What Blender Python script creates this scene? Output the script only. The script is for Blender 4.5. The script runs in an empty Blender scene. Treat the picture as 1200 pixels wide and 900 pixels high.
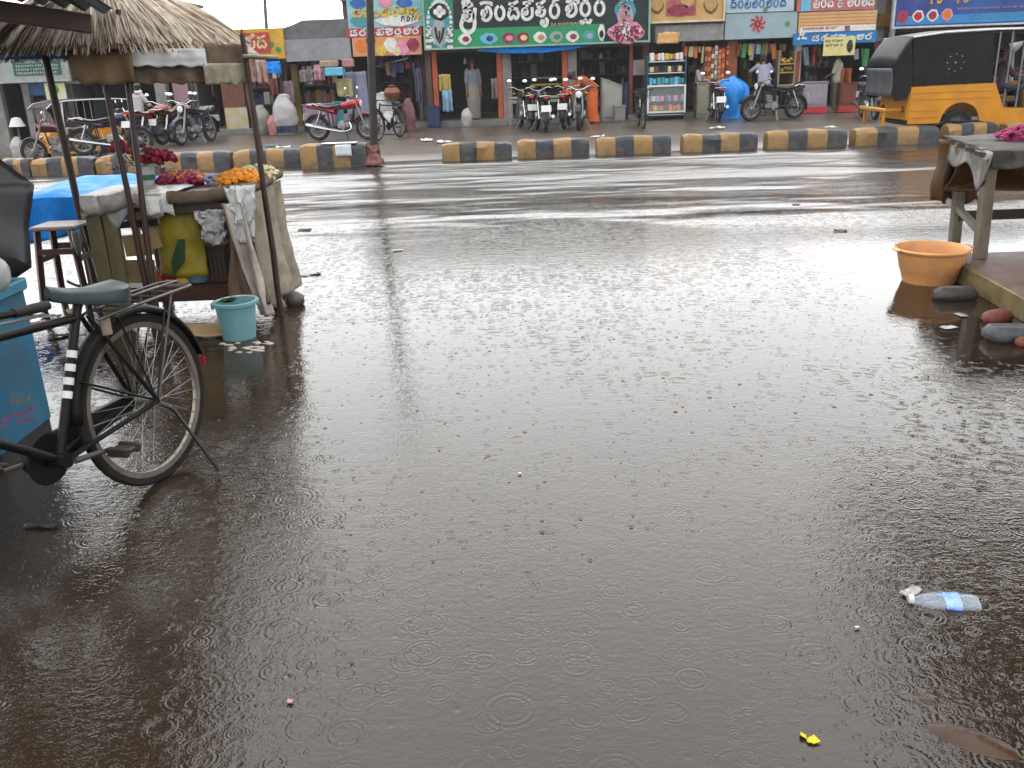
import bpy, bmesh, math, random
from mathutils import Matrix, Vector, noise
random.seed(7)
sc = bpy.context.scene
COL = sc.collection
rad = math.radians
# ------------------------------------------------------------------ camera
CAM_H, PITCH, ROLL, FPX = 1.54, rad(19.4), rad(-2.1), 1050.0
cd = bpy.data.cameras.new('camera'); cam = bpy.data.objects.new('camera', cd); COL.objects.link(cam)
RM = Matrix.Rotation(math.pi/2-PITCH, 3, 'X') @ Matrix.Rotation(ROLL, 3, 'Z')
cam.matrix_world = Matrix.Translation((0, 0, CAM_H)) @ RM.to_4x4()
cd.sensor_width = 36; cd.lens = FPX/1200*36; cd.clip_start = .05; cd.clip_end = 900
sc.camera = cam
# ------------------------------------------------------------------ sky, sun, exposure
SUN_EL, SUN_AZ = 62, 200          # behind the camera, high behind thick cloud
w = bpy.data.worlds.new('World'); sc.world = w; w.use_nodes = True
nt = w.node_tree; nt.nodes.clear()
out = nt.nodes.new('ShaderNodeOutputWorld'); bg = nt.nodes.new('ShaderNodeBackground')
sky = nt.nodes.new('ShaderNodeTexSky'); sky.sky_type = 'NISHITA'; sky.sun_disc = False
sky.sun_elevation = rad(SUN_EL); sky.sun_rotation = rad(SUN_AZ); sky.air_density = 1.5; sky.dust_density = 6; sky.ozone_density = 1
hs = nt.nodes.new('ShaderNodeHueSaturation'); hs.inputs['Saturation'].default_value = .12
mixc = nt.nodes.new('ShaderNodeMix'); mixc.data_type = 'RGBA'; mixc.inputs[0].default_value = .85
# rain cloud deck of a rainy day: nearly even, somewhat dimmer towards the horizon
ZEN = 48.0
wtc = nt.nodes.new('ShaderNodeTexCoord'); wsp = nt.nodes.new('ShaderNodeSeparateXYZ'); nt.links.new(wtc.outputs['Generated'], wsp.inputs[0])
wmr = nt.nodes.new('ShaderNodeMapRange'); wmr.inputs[1].default_value = 0; wmr.inputs[2].default_value = 1; wmr.inputs[3].default_value = .65; wmr.inputs[4].default_value = 1
nt.links.new(wsp.outputs[2], wmr.inputs[0])
wvm = nt.nodes.new('ShaderNodeVectorMath'); wvm.operation = 'SCALE'; wvm.inputs[0].default_value = (ZEN*.992, ZEN, ZEN*1.0); nt.links.new(wmr.outputs[0], wvm.inputs['Scale']); nt.links.new(wvm.outputs[0], mixc.inputs[7])
nt.links.new(sky.outputs[0], hs.inputs['Color']); nt.links.new(hs.outputs[0], mixc.inputs[6])
nt.links.new(mixc.outputs[2], bg.inputs[0]); bg.inputs[1].default_value = .13
nt.links.new(bg.outputs[0], out.inputs[0])
sd = bpy.data.lights.new('sun', 'SUN'); sd.energy = .5; sd.angle = rad(60); sd.color = (1, .97, .93)
so = bpy.data.objects.new('sun', sd); COL.objects.link(so)
so.rotation_euler = (rad(90-SUN_EL), 0, rad(-20)); so.location = (0, 0, 20)
sc.view_settings.view_transform = 'Standard'; sc.view_settings.look = 'None'
sc.view_settings.exposure = 0.0; sc.view_settings.gamma = 1
sc.cycles.max_bounces = 8; sc.cycles.diffuse_bounces = 3; sc.cycles.glossy_bounces = 3; sc.cycles.transmission_bounces = 5
sc.cycles.sample_clamp_indirect = 4; sc.cycles.caustics_reflective = False
# ------------------------------------------------------------------ photo pixel -> place
def ray(px, py): return RM @ Vector(((px-600)/FPX, (450-py)/FPX, -1))
def G(px, py, z=0.0):
    d = ray(px, py); t = (z-CAM_H)/d.z; return Vector((d.x*t, d.y*t, z))
def W(px, py, Y):
    d = ray(px, py); t = Y/d.y; return Vector((d.x*t, Y, CAM_H+d.z*t))
def C(h):
    h = h.lstrip('#'); f = lambda u: u/12.92 if u <= .04045 else ((u+.055)/1.055)**2.4
    return tuple(f(int(h[i:i+2], 16)/255) for i in (0, 2, 4))
# ------------------------------------------------------------------ materials
MATS = {}
ALBEDO_SCALE = .41      # darkens all base colours: soaked surfaces, and to offset the bright sky
def M(n, c, r=.5, v=.2, s=6, b=0.0, bs=30, c2=None, met=0.0, dirt=0.0, dc=(.05, .04, .03), st=(1, 1, 1), spec=.16, trans=0.0, alpha=1.0):
    if n in MATS: return MATS[n]
    if isinstance(c, str): c = C(c)
    if isinstance(c2, str): c2 = C(c2)
    k = 1 if (met > .3 or alpha < 1) else ALBEDO_SCALE
    c = tuple(x*k for x in c); c2 = tuple(x*k for x in c2) if c2 else None; dc = tuple(x*k for x in dc)
    m = bpy.data.materials.new(n); m.use_nodes = True; t = m.node_tree; N = t.nodes; L = t.links
    p = N['Principled BSDF']; p.inputs['Roughness'].default_value = r; p.inputs['Metallic'].default_value = met
    p.inputs['Specular IOR Level'].default_value = spec; p.inputs['Transmission Weight'].default_value = trans; p.inputs['Alpha'].default_value = alpha
    tc = N.new('ShaderNodeTexCoord'); mp = N.new('ShaderNodeMapping'); mp.inputs['Scale'].default_value = st
    L.new(tc.outputs['Object'], mp.inputs[0])
    nz = N.new('ShaderNodeTexNoise'); nz.inputs['Scale'].default_value = s; nz.inputs['Detail'].default_value = 6; nz.inputs['Roughness'].default_value = .65
    L.new(mp.outputs[0], nz.inputs['Vector'])
    rp = N.new('ShaderNodeValToRGB'); L.new(nz.outputs[0], rp.inputs[0])
    e = rp.color_ramp.elements; e[0].position = .32; e[1].position = .68
    a = tuple(max(0, x*(1-v)) for x in c)+(1,); z = (tuple(c2) if c2 else tuple(min(1, x*(1+v)) for x in c))+(1,)
    if c2: a = tuple(c)+(1,)
    e[0].color = a; e[1].color = z; src = rp.outputs[0]
    if dirt > 0:
        n2 = N.new('ShaderNodeTexNoise'); n2.inputs['Scale'].default_value = s*.45+1; n2.inputs['Detail'].default_value = 8; n2.inputs['Roughness'].default_value = .7
        L.new(tc.outputs['Object'], n2.inputs['Vector'])
        mr = N.new('ShaderNodeMapRange'); mr.inputs[1].default_value = .45; mr.inputs[2].default_value = .7; mr.inputs[4].default_value = dirt
        L.new(n2.outputs[0], mr.inputs[0])
        mx = N.new('ShaderNodeMix'); mx.data_type = 'RGBA'; L.new(mr.outputs[0], mx.inputs[0]); L.new(src, mx.inputs[6]); mx.inputs[7].default_value = tuple(dc)+(1,)
        src = mx.outputs[2]
    L.new(src, p.inputs['Base Color'])
    if b > 0:
        n3 = N.new('ShaderNodeTexNoise'); n3.inputs['Scale'].default_value = bs; n3.inputs['Detail'].default_value = 5; L.new(mp.outputs[0], n3.inputs['Vector'])
        bp = N.new('ShaderNodeBump'); bp.inputs['Strength'].default_value = min(1, b*25); bp.inputs['Distance'].default_value = .02 if b < .5 else b*.02
        L.new(n3.outputs[0], bp.inputs['Height']); L.new(bp.outputs[0], p.inputs['Normal'])
    MATS[n] = m; return m
# ------------------------------------------------------------------ mesh helper
class MB:
    def __init__(s, T=None): s.v = []; s.f = []; s.T = T or Matrix()
    def add(s, vs, fs):
        o = len(s.v); s.v += [s.T @ Vector(p) for p in vs]; s.f += [tuple(i+o for i in f) for f in fs]; return s
    def box(s, c, d, rz=0, R=None, b=0.0, taper=1.0):
        R = R or Matrix.Rotation(rz, 3, 'Z'); c = Vector(c); x, y, z = d[0]/2, d[1]/2, d[2]/2
        if b <= 0:
            vs = [(-x, -y, -z), (x, -y, -z), (x, y, -z), (-x, y, -z), (-x*taper, -y*taper, z), (x*taper, -y*taper, z), (x*taper, y*taper, z), (-x*taper, y*taper, z)]
            fs = [(3, 2, 1, 0), (4, 5, 6, 7), (0, 1, 5, 4), (1, 2, 6, 5), (2, 3, 7, 6), (3, 0, 4, 7)]
        else:
            b = min(b, x*.9, y*.9, z*.9); vs = []; fs = []
            rings = [(-z, b), (-z+b, 0), (z-b, 0), (z, b)]
            for zz, k in rings:
                X, Yy = (x-k), (y-k); q = b if k == 0 else b*.4
                vs += [(-X+q, -Yy, zz), (X-q, -Yy, zz), (X, -Yy+q, zz), (X, Yy-q, zz), (X-q, Yy, zz), (-X+q, Yy, zz), (-X, Yy-q, zz), (-X, -Yy+q, zz)]
            for i in range(3):
                for k in range(8): fs.append((i*8+k, i*8+(k+1) % 8, i*8+8+(k+1) % 8, i*8+8+k))
            fs.append(tuple(range(7, -1, -1))); fs.append(tuple(range(24, 32)))
        return s.add([R @ Vector(p)+c for p in vs], fs)
    def rings(s, rings, cap=True, closed=False):
        n = len(rings[0]); vs = [p for r in rings for p in r]; fs = []
        for i in range(len(rings)-(0 if closed else 1)):
            j = (i+1) % len(rings)
            for k in range(n): fs.append((i*n+k, i*n+(k+1) % n, j*n+(k+1) % n, j*n+k))
        if cap and not closed: fs.append(tuple(range(n-1, -1, -1))); fs.append(tuple(range((len(rings)-1)*n, len(rings)*n)))
        return s.add(vs, fs)
    def tube(s, pts, r, n=8, closed=False, flat=1.0, cap=True):
        pts = [Vector(p) for p in pts]; m = len(pts); rr = r if isinstance(r, (list, tuple)) else [r]*m
        rings = []; up = None
        for i, p in enumerate(pts):
            a = pts[(i-1) % m] if (closed or i > 0) else p; b = pts[(i+1) % m] if (closed or i < m-1) else p
            t = (b-a).normalized() if (b-a).length > 1e-9 else Vector((0, 0, 1))
            if up is None: up = Vector((0, 0, 1)) if abs(t.z) < .9 else Vector((1, 0, 0))
            u = (up-t*up.dot(t)); u = u.normalized() if u.length > 1e-6 else t.orthogonal().normalized(); up = u; v = t.cross(u)
            rings.append([p+u*(rr[i]*math.cos(2*math.pi*k/n))+v*(rr[i]*flat*math.sin(2*math.pi*k/n)) for k in range(n)])
        return s.rings(rings, cap, closed)
    def lathe(s, prof, n=24, c=(0, 0, 0), R=None, cap=False, arc=None):
        R = R or Matrix.Identity(3); c = Vector(c)
        rings = [[R @ Vector((r*math.cos(2*math.pi*k/n), r*math.sin(2*math.pi*k/n), z))+c for k in range(n)] for r, z in prof]
        return s.rings(rings, cap)
    def disc(s, c, r, R=None, n=16, ry=None, th=.006):
        return s.lathe([(r, 0), (r, th)], n, c, R, True) if ry is None else s.rings([[Vector(c)+(R or Matrix.Identity(3)) @ Vector((r*math.cos(2*math.pi*k/n), ry*math.sin(2*math.pi*k/n), z)) for k in range(n)] for z in (0, th)])
    def ball(s, c, r, sc_=(1, 1, 1), nu=10, nv=6, R=None, jit=0.0):
        R = R or Matrix.Identity(3); c = Vector(c); rings = []
        for i in range(nv+1):
            a = math.pi*i/nv; q = max(math.sin(a), .02)
            rings.append([R @ Vector((r*sc_[0]*q*math.cos(2*math.pi*k/nu), r*sc_[1]*q*math.sin(2*math.pi*k/nu), -r*sc_[2]*math.cos(a)))*(1+random.uniform(-jit, jit))+c for k in range(nu)])
        return s.rings(rings)
    def prism(s, poly, a, b, axis='y'):
        n = len(poly)
        if axis == 'y': A = [(p[0], a, p[1]) for p in poly]; B = [(p[0], b, p[1]) for p in poly]
        elif axis == 'z': A = [(p[0], p[1], a) for p in poly]; B = [(p[0], p[1], b) for p in poly]
        else: A = [(a, p[0], p[1]) for p in poly]; B = [(b, p[0], p[1]) for p in poly]
        return s.add(A+B, [tuple(range(n)), tuple(range(2*n-1, n-1, -1))]+[(k, (k+1) % n, n+(k+1) % n, n+k) for k in range(n)])
    def grid(s, fn, nu, nv):
        vs = [fn(i/nu, j/nv) for j in range(nv+1) for i in range(nu+1)]
        return s.add(vs, [(j*(nu+1)+i, j*(nu+1)+i+1, (j+1)*(nu+1)+i+1, (j+1)*(nu+1)+i) for j in range(nv) for i in range(nu)])
    def build(s, name, mat, parent=None, world=False, smooth=True, solid=0.0, kind=None, ang=38):
        me = bpy.data.meshes.new(name); me.from_pydata([tuple(p) for p in s.v], [], s.f); me.update()
        bm = bmesh.new(); bm.from_mesh(me); bmesh.ops.recalc_face_normals(bm, faces=bm.faces); bm.to_mesh(me); bm.free()
        if smooth:
            me.polygons.foreach_set('use_smooth', [True]*len(me.polygons)); me.set_sharp_from_angle(angle=rad(ang))
        o = bpy.data.objects.new(name, me); COL.objects.link(o); me.materials.append(mat)
        if parent:
            o.parent = parent
            if world and parent.type == 'EMPTY': o.matrix_parent_inverse = parent.matrix_basis.inverted()
        if solid: q = o.modifiers.new('thickness', 'SOLIDIFY'); q.thickness = solid; q.offset = 0
        if kind: o['kind'] = kind
        return o
def tag(o, label=None, cat=None, group=None, kind=None):
    if label: o['label'] = label
    if cat: o['category'] = cat
    if group: o['group'] = group
    if kind: o['kind'] = kind
    return o
def thing(name, label, cat, loc=(0, 0, 0), rz=0.0, group=None):
    o = bpy.data.objects.new(name, None); COL.objects.link(o); o.location = loc; o.rotation_euler = (0, 0, rz); o.empty_display_size = .1
    o.matrix_basis = Matrix.Translation(loc) @ Matrix.Rotation(rz, 4, 'Z')
    return tag(o, label, cat, group)
KIDS = lambda o: list(o.children)
def dup(root, loc, rz, label, group=None, swap=None, s=1.0):
    """copy of a thing with its parts and sub-parts; swap = {part name: material} repaints parts"""
    def cp(o, par):
        c = o.copy(); COL.objects.link(c)
        if par: c.parent = par
        b = o.name.split('.')[0]
        if swap and b in swap and o.type == 'MESH':
            c.data = o.data.copy(); c.data.materials[0] = swap[b]
        for k in KIDS(o): cp(k, c)
        return c
    r = cp(root, None); r.matrix_basis = Matrix.Translation(loc) @ Matrix.Rotation(rz, 4, 'Z') @ Matrix.Scale(s, 4); r['label'] = label
    if group: r['group'] = group
    return r
def spline(pts, k=5, closed=False):
    P = [Vector(p) for p in pts]; n = len(P); o = []
    for i in range(n if closed else n-1):
        g = lambda j: P[j % n] if closed else P[max(0, min(n-1, j))]
        a, b, c, d = g(i-1), g(i), g(i+1), g(i+2)
        for q in range(k):
            t = q/k; o.append(.5*((2*b)+(c-a)*t+(2*a-5*b+4*c-d)*t*t+(-a+3*b-3*c+d)*t**3))
    if not closed: o.append(P[-1])
    return o
def nz3(x, y, z=0, s=1.0): return noise.noise(Vector((x*s, y*s, z*s)))
RX90 = Matrix.Rotation(math.pi/2, 3, 'X'); RY90 = Matrix.Rotation(math.pi/2, 3, 'Y')
# shared materials
BLACK = M('black_paint', (.012, .012, .014), .35, .3); RUBBER = M('rubber', (.015, .015, .015), .7, .3)
CHROME = M('chrome', (.24, .245, .25), .25, .15, met=1, dirt=.35); STEEL = M('steel', (.10, .10, .105), .4, .2, met=.5, dirt=.4)
DWOOD = M('dark_wet_wood', (.06, .036, .024), .4, .4, 9, .01, 40, st=(1, 1, .25), dirt=.5)
GWOOD = M('grey_wet_wood', (.2, .165, .125), .45, .35, 9, .01, 40, st=(1, 1, .2), dirt=.4)
MWOOD = M('mossy_plank', (.22, .17, .075), .4, .4, 7, .01, 30, dirt=.6)
PLAST_W = M('white_plastic', (.62, .62, .63), .3, .12, 10, dirt=.25, dc=(.2, .17, .14))
LTGREY = M('light_grey_paint', (.36, .37, .38), .5, .15, dirt=.3)
WHITE = M('white_paint', (.72, .72, .71), .45, .08, dirt=.2, dc=(.3, .27, .23))
BLUETARP = M('blue_tarp', (.012, .26, .85), .45, .22, 14, .008, 60, spec=.06)
GUNNY = M('gunny_cloth', (.13, .09, .06), .8, .3, 12, .01, 90, dirt=.5)
GUNNYL = M('pale_gunny', (.3, .265, .2), .8, .25, 10, .01, 90, dirt=.6, dc=(.09, .07, .05))
ORANGE = M('orange_paint', (.5, .1, .035), .5, .2, 5, dirt=.5, dc=(.16, .06, .03))
CONC = M('wet_concrete', (.2, .195, .185), .5, .25, 4, .006, 30, dirt=.5, dc=(.08, .07, .06))
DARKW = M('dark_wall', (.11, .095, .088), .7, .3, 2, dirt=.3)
BROWNW = M('brown_wall', (.13, .07, .05), .6, .3, 3, dirt=.5)
GLASS = M('clear_glass', (.5, .55, .55), .03, .02, alpha=.07, spec=.5)
LEAF = M('leaf_green', (.035, .09, .02), .4, .4)
PAL = {k: M('print_'+k, c, .5, .2, 9, dirt=.4, dc=(.26, .25, .24), spec=.1) for k, c in dict(red='#b22a2e', crimson='#8d1f45', pink='#d98aa6', orange='#d9752c', yellow='#d8b23a', cream='#d8c69a', green='#2f8a4e', dgreen='#0f5f3f', teal='#3a95a0', sky='#5fb4d6', blue='#2b62ad', navy='#1d2450', purple='#5a4a86', lilac='#a9a3c9', white='#dcdcd8', grey='#9aa0a4', brown='#6b4630', tan='#b8925a', black='#1c1c20').items()}
def build_multi(name, parts, parent=None, world=False, kind=None, smooth=False):
    """one mesh, several materials: parts = {material: MB}"""
    vs, fs, mi, mats = [], [], [], []
    for k, (m, b) in enumerate(parts.items()):
        o = len(vs); vs += b.v; fs += [tuple(i+o for i in f) for f in b.f]; mi += [k]*len(b.f); mats.append(m)
    me = bpy.data.meshes.new(name); me.from_pydata([tuple(p) for p in vs], [], fs); me.update()
    for m in mats: me.materials.append(m)
    me.polygons.foreach_set('material_index', mi)
    if smooth: me.polygons.foreach_set('use_smooth', [True]*len(fs))
    o = bpy.data.objects.new(name, me); COL.objects.link(o)
    if parent:
        o.parent = parent
        if world and parent.type == 'EMPTY': o.matrix_parent_inverse = parent.matrix_basis.inverted()
    if kind: o['kind'] = kind
    return o
# ================================================================== THE SETTING
def node_math(t, op, a, b=None, c=None):
    n = t.nodes.new('ShaderNodeMath'); n.operation = op
    for i, x in enumerate((a, b, c)):
        if x is None: continue
        if isinstance(x, (int, float)): n.inputs[i].default_value = x
        else: t.links.new(x, n.inputs[i])
    return n.outputs[0]
def water_material():
    m = bpy.data.materials.new('muddy_flood_water'); m.use_nodes = True; t = m.node_tree; N = t.nodes; L = t.links
    p = N['Principled BSDF']; p.inputs['IOR'].default_value = 1.333
    geo = N.new('ShaderNodeNewGeometry'); sep = N.new('ShaderNodeSeparateXYZ'); L.new(geo.outputs['Position'], sep.inputs[0])
    mm = lambda op, a, b=None, c=None: node_math(t, op, a, b, c)
    def nz(scale, detail=2, st=(1, 1, 1), off=(0, 0, 0), rough=.5, dist=0):
        mp = N.new('ShaderNodeMapping'); mp.inputs['Scale'].default_value = st; mp.inputs['Location'].default_value = off; L.new(geo.outputs['Position'], mp.inputs[0])
        n = N.new('ShaderNodeTexNoise'); n.inputs['Scale'].default_value = scale; n.inputs['Detail'].default_value = detail; n.inputs['Roughness'].default_value = rough; n.inputs['Distortion'].default_value = dist
        L.new(mp.outputs[0], n.inputs['Vector']); return n.outputs[0]
    def smooth(x, a, b, lo=0.0, hi=1.0):
        r = N.new('ShaderNodeMapRange'); r.interpolation_type = 'SMOOTHSTEP'
        for i, q in zip((1, 2, 3, 4), (a, b, lo, hi)): r.inputs[i].default_value = q
        L.new(x, r.inputs[0]); return r.outputs[0]
    def vor(scale, off, rnd=.85):
        mp = N.new('ShaderNodeMapping'); mp.inputs['Location'].default_value = off; L.new(geo.outputs['Position'], mp.inputs[0])
        v = N.new('ShaderNodeTexVoronoi'); v.voronoi_dimensions = '2D'; v.feature = 'F1'; v.inputs['Scale'].default_value = scale; v.inputs['Randomness'].default_value = rnd
        L.new(mp.outputs[0], v.inputs['Vector']); s = N.new('ShaderNodeSeparateColor'); L.new(v.outputs['Color'], s.inputs[0])
        return mm('MULTIPLY', v.outputs['Distance'], 1/scale), s.outputs[0], s.outputs[1], s.outputs[2]
    hs_ = []
    # expanding rings from rain drops, four sizes: a wave packet at a random radius around each drop
    for scale, lam, wd, rmax, A, off in ((4.6, .020, .022, .075, .00036, (3, 7, 0)), (8.5, .014, .014, .045, .00036, (11, 2, 0)), (13, .010, .009, .026, .00030, (5, 19, 0)), (19, .008, .007, .017, .00022, (21, 13, 0)), (6.6, .016, .016, .055, .00034, (31, 43, 0))):
        d, a, g, b_ = vor(scale, off)
        x = mm('SUBTRACT', d, mm('MULTIPLY', a, rmax))
        e = mm('EXPONENT', mm('MULTIPLY', mm('POWER', mm('ABSOLUTE', mm('DIVIDE', x, wd)), 2), -1))
        h = mm('MULTIPLY', mm('COSINE', mm('MULTIPLY', x, 2*math.pi/lam)), e)
        hs_.append(mm('MULTIPLY', h, mm('MULTIPLY', mm('POWER', g, 1.5), A*1.6)))
    rings = hs_[0]
    for h in hs_[1:]: rings = mm('ADD', rings, h)
    # the pits drops punch on landing
    d, a, g, b_ = vor(5.5, (41, 3, 0), 1.0)
    pit = mm('MULTIPLY', mm('EXPONENT', mm('MULTIPLY', mm('POWER', mm('DIVIDE', d, .0085), 2), -1)), mm('MULTIPLY', mm('MULTIPLY', smooth(a, .4, .6), mm('ADD', .25, g)), -.0055))
    d, a, g, b_ = vor(8.5, (14, 33, 0), 1.0)
    pit2 = mm('MULTIPLY', mm('EXPONENT', mm('MULTIPLY', mm('POWER', mm('DIVIDE', d, .006), 2), -1)), mm('MULTIPLY', mm('MULTIPLY', smooth(a, .5, .7), mm('ADD', .2, g)), -.0035))
    chop = mm('ADD', mm('MULTIPLY', nz(38, 3, (1, 1.25, 1), rough=.62), mm('ADD', .0011, smooth(sep.outputs[1], 1.6, 5.0, .0016, 0))), mm('MULTIPLY', nz(11, 2, (1, 1.3, 1), (4, 4, 0), dist=.6), .0019))
    patch = smooth(nz(.55, 3, (1, .8, 1), (8, 1, 0)), .35, .65, .75, 1.1)
    far = smooth(sep.outputs[1], 8.0, 12.0)
    calm = smooth(sep.outputs[1], 8.5, 13.5, 1.0, .6)
    near = mm('MULTIPLY', mm('ADD', mm('ADD', rings, chop), mm('MULTIPLY', mm('ADD', pit, pit2), mm('MULTIPLY', smooth(sep.outputs[1], 2.0, 2.8, .35, 1), smooth(nz(1.1, 2, off=(5, 3, 0)), .35, .6, .3, 1.15)))), mm('MULTIPLY', mm('MULTIPLY', patch, smooth(sep.outputs[1], 2.2, 5.5, 1, .57)), calm))
    # over the road the film runs in long flat swells
    sw = mm('ADD', mm('MULTIPLY', nz(1, 3, (.4, 1.3, 1), (2, 5, 0), rough=.6, dist=.8), .013), mm('MULTIPLY', nz(1, 3, (1.6, 3.6, 1), (7, 3, 0)), .008))
    shelter = mm('MULTIPLY', mm('MULTIPLY', smooth(sep.outputs[0], 2.0, 2.7), smooth(sep.outputs[1], 3.6, 4.6)), smooth(sep.outputs[1], 7.6, 8.4, .8, 0))     # no drops fall under the right-hand canopy
    near = mm('MULTIPLY', near, mm('SUBTRACT', 1, shelter))
    cb_ = N.new('ShaderNodeMapRange'); L.new(sep.outputs[1], cb_.inputs[0]); cb_.inputs[1].default_value = 12.7; cb_.inputs[2].default_value = 16.9; cb_.inputs[4].default_value = .34
    camber = mm('ADD', cb_.outputs[0], mm('MULTIPLY', smooth(sep.outputs[1], 8.3, 10.2, 0, .04), smooth(nz(.5, 3, (.5, 1, 1), (6, 2, 0)), .4, .6, .2, 1)))      # the road rises to its crown before the kerb
    height = mm('ADD', camber, mm('ADD', near, mm('MULTIPLY', mm('MULTIPLY', sw, far), smooth(nz(.35, 3, (.6, 1, 1), (3, 8, 0)), .35, .65, .35, 1.2))))
    bp = N.new('ShaderNodeBump'); bp.inputs['Strength'].default_value = 1; bp.inputs['Distance'].default_value = 1; L.new(height, bp.inputs['Height'])
    L.new(bp.outputs[0], p.inputs['Normal'])
    cr = N.new('ShaderNodeValToRGB'); L.new(nz(.9, 5, off=(1, 2, 3), rough=.6), cr.inputs[0])
    cr.color_ramp.elements[0].position = .3; cr.color_ramp.elements[1].position = .72
    cr.color_ramp.elements[0].color = (.0095, .0062, .0038, 1); cr.color_ramp.elements[1].color = (.016, .0108, .0072, 1)
    mx = N.new('ShaderNodeMix'); mx.data_type = 'RGBA'; L.new(mm('MULTIPLY', far, smooth(nz(1, 4, (.3, .9, 1), (9, 9, 0)), .35, .6)), mx.inputs[0]); L.new(cr.outputs[0], mx.inputs[6]); mx.inputs[7].default_value = (.012, .011, .0105, 1)
    L.new(mx.outputs[2], p.inputs['Base Color'])
    L.new(smooth(sep.outputs[1], 6, 13, .06, .2), p.inputs['Roughness'])
    return m
KERB_Y = 16.7
def pave_z(x, y): return .04-.34*max(0, min(1, (-8.5-x)/2.5))*max(0, min(1, (y-17.2)/2.5))
tag(MB().grid(lambda u, v: (-300+600*u, -60+460*v, -.5), 2, 2).build('ground', M('far_mud', (.09, .075, .06), .7), smooth=False), kind='structure')
tag(MB().grid(lambda u, v: (-60+120*u, -14+31*v, 0), 4, 4).build('flood_water', water_material(), smooth=False), kind='structure')
PAVE = M('wet_pavement', (.10, .08, .064), .3, .45, 1.6, .012, 9, spec=.3, dirt=.5, dc=(.075, .058, .045))
tag(MB().grid(lambda u, v: (-45+90*u, 16.9+28*v, pave_z(-45+90*u, 16.9+28*v)+.012*nz3(-45+90*u, 28*v, 0, .8)-(.12 if v == 0 else 0)), 120, 44).build('pavement', PAVE), kind='structure')
# ---- kerb blocks, black and yellow
def kerb_material():
    m = bpy.data.materials.new('striped_kerb_paint'); m.use_nodes = True; t = m.node_tree; N = t.nodes; L = t.links; p = N['Principled BSDF']; p.inputs['Roughness'].default_value = .45; p.inputs['Specular IOR Level'].default_value = .15
    tc = N.new('ShaderNodeTexCoord'); s = N.new('ShaderNodeSeparateXYZ'); L.new(tc.outputs['Generated'], s.inputs[0])
    oi = N.new('ShaderNodeObjectInfo'); ad = N.new('ShaderNodeVectorMath'); L.new(tc.outputs['Object'], ad.inputs[0]); 
    cb = N.new('ShaderNodeCombineXYZ'); L.new(node_math(t, 'MULTIPLY', oi.outputs['Random'], 40), cb.inputs[0]); L.new(cb.outputs[0], ad.inputs[1])
    n = N.new('ShaderNodeTexNoise'); n.inputs['Scale'].default_value = 7; n.inputs['Detail'].default_value = 8; n.inputs['Roughness'].default_value = .7; L.new(ad.outputs[0], n.inputs['Vector'])
    x = node_math(t, 'ADD', s.outputs[0], node_math(t, 'MULTIPLY', node_math(t, 'SUBTRACT', n.outputs[0], .5), .03))
    band = node_math(t, 'MODULO', node_math(t, 'FLOOR', node_math(t, 'MULTIPLY', x, 4)), 2)
    mx = N.new('ShaderNodeMix'); mx.data_type = 'RGBA'; L.new(band, mx.inputs[0]); mx.inputs[6].default_value = (.108, .062, .02, 1); mx.inputs[7].default_value = (.010, .0115, .0145, 1)
    r = N.new('ShaderNodeMapRange'); r.inputs[1].default_value = .46; r.inputs[2].default_value = .66; r.inputs[4].default_value = .88; L.new(node_math(t, 'ADD', n.outputs[0], node_math(t, 'MULTIPLY', node_math(t, 'SUBTRACT', .42, s.outputs[2]), .22)), r.inputs[0])
    m2 = N.new('ShaderNodeMix'); m2.data_type = 'RGBA'; L.new(r.outputs[0], m2.inputs[0]); L.new(mx.outputs[2], m2.inputs[6]); m2.inputs[7].default_value = (.042, .032, .024, 1)
    L.new(m2.outputs[2], p.inputs['Base Color'])
    b = N.new('ShaderNodeBump'); b.inputs['Distance'].default_value = .015; b.inputs['Strength'].default_value = .6; L.new(n.outputs[0], b.inputs['Height']); L.new(b.outputs[0], p.inputs['Normal'])
    return m
KM = kerb_material()
def kerb(px0, px1, ybase, label, h=.31, Y=KERB_Y, d=.36):
    a, b = W(px0, ybase, Y).x, W(px1, ybase, Y).x; Ln = b-a; n = 12; rings = []
    for i in range(n+1):
        x = Ln*i/n; e = .03 if i in (0, n) else 0
        prof = [(0, -.05), (0, h-.09-e), (.04, h-.025-e), (.1, h-e), (d-.1, h-e), (d-.04, h-.025-e), (d, h-.09-e), (d, -.05)]
        rings.append([Vector((x, y+.022*nz3(x+a*3, y*5, z*4, 3), z+.024*nz3(x+a*3, y, z, 4)-(.04*max(0, nz3(x*1.5+a*7, 3, 1)) if z > .2 else 0))) for y, z in prof])
    o = MB().rings(rings).build('kerb_block', KM); o.location = (a, Y-.1+random.uniform(-.03, .03), 0); o.rotation_euler = (0, 0, random.uniform(-.02, .02)); o.rotation_euler[0] = random.uniform(-.03, .03); o.rotation_euler[1] = random.uniform(-.012, .012)
    return tag(o, label, 'kerb block', 'yellow and black kerb blocks along the road')
kerb(4, 39, 205, 'short dark kerb block at the left end of the row, beside the black umbrella')
kerb(41, 113, 204, 'striped kerb block behind the blue tarpaulin, in front of the maroon motorbike')
kerb(117, 191, 201, 'striped kerb block behind the two front poles of the flower stall')
kerb(196, 272, 197, 'striped kerb block behind the crimson garlands of the flower stall')
kerb(276, 354, 195, 'striped kerb block behind the marigold heap, left of the taller poster block')
k6 = kerb(354, 431, 192, 'taller kerb block with a torn white poster on it, just left of the dark pole', .40, 16.2, .5)
kerb(519, 600, 189, 'first striped kerb block to the right of the dark pole')
kerb(607, 690, 185, 'striped kerb block in front of the parked motorbikes with white plates')
kerb(699, 785, 182, 'striped kerb block in front of the parked upright bicycle and glass showcase')
kerb(800, 886, 178, 'striped kerb block in front of the bright blue plastic sheet')
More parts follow.
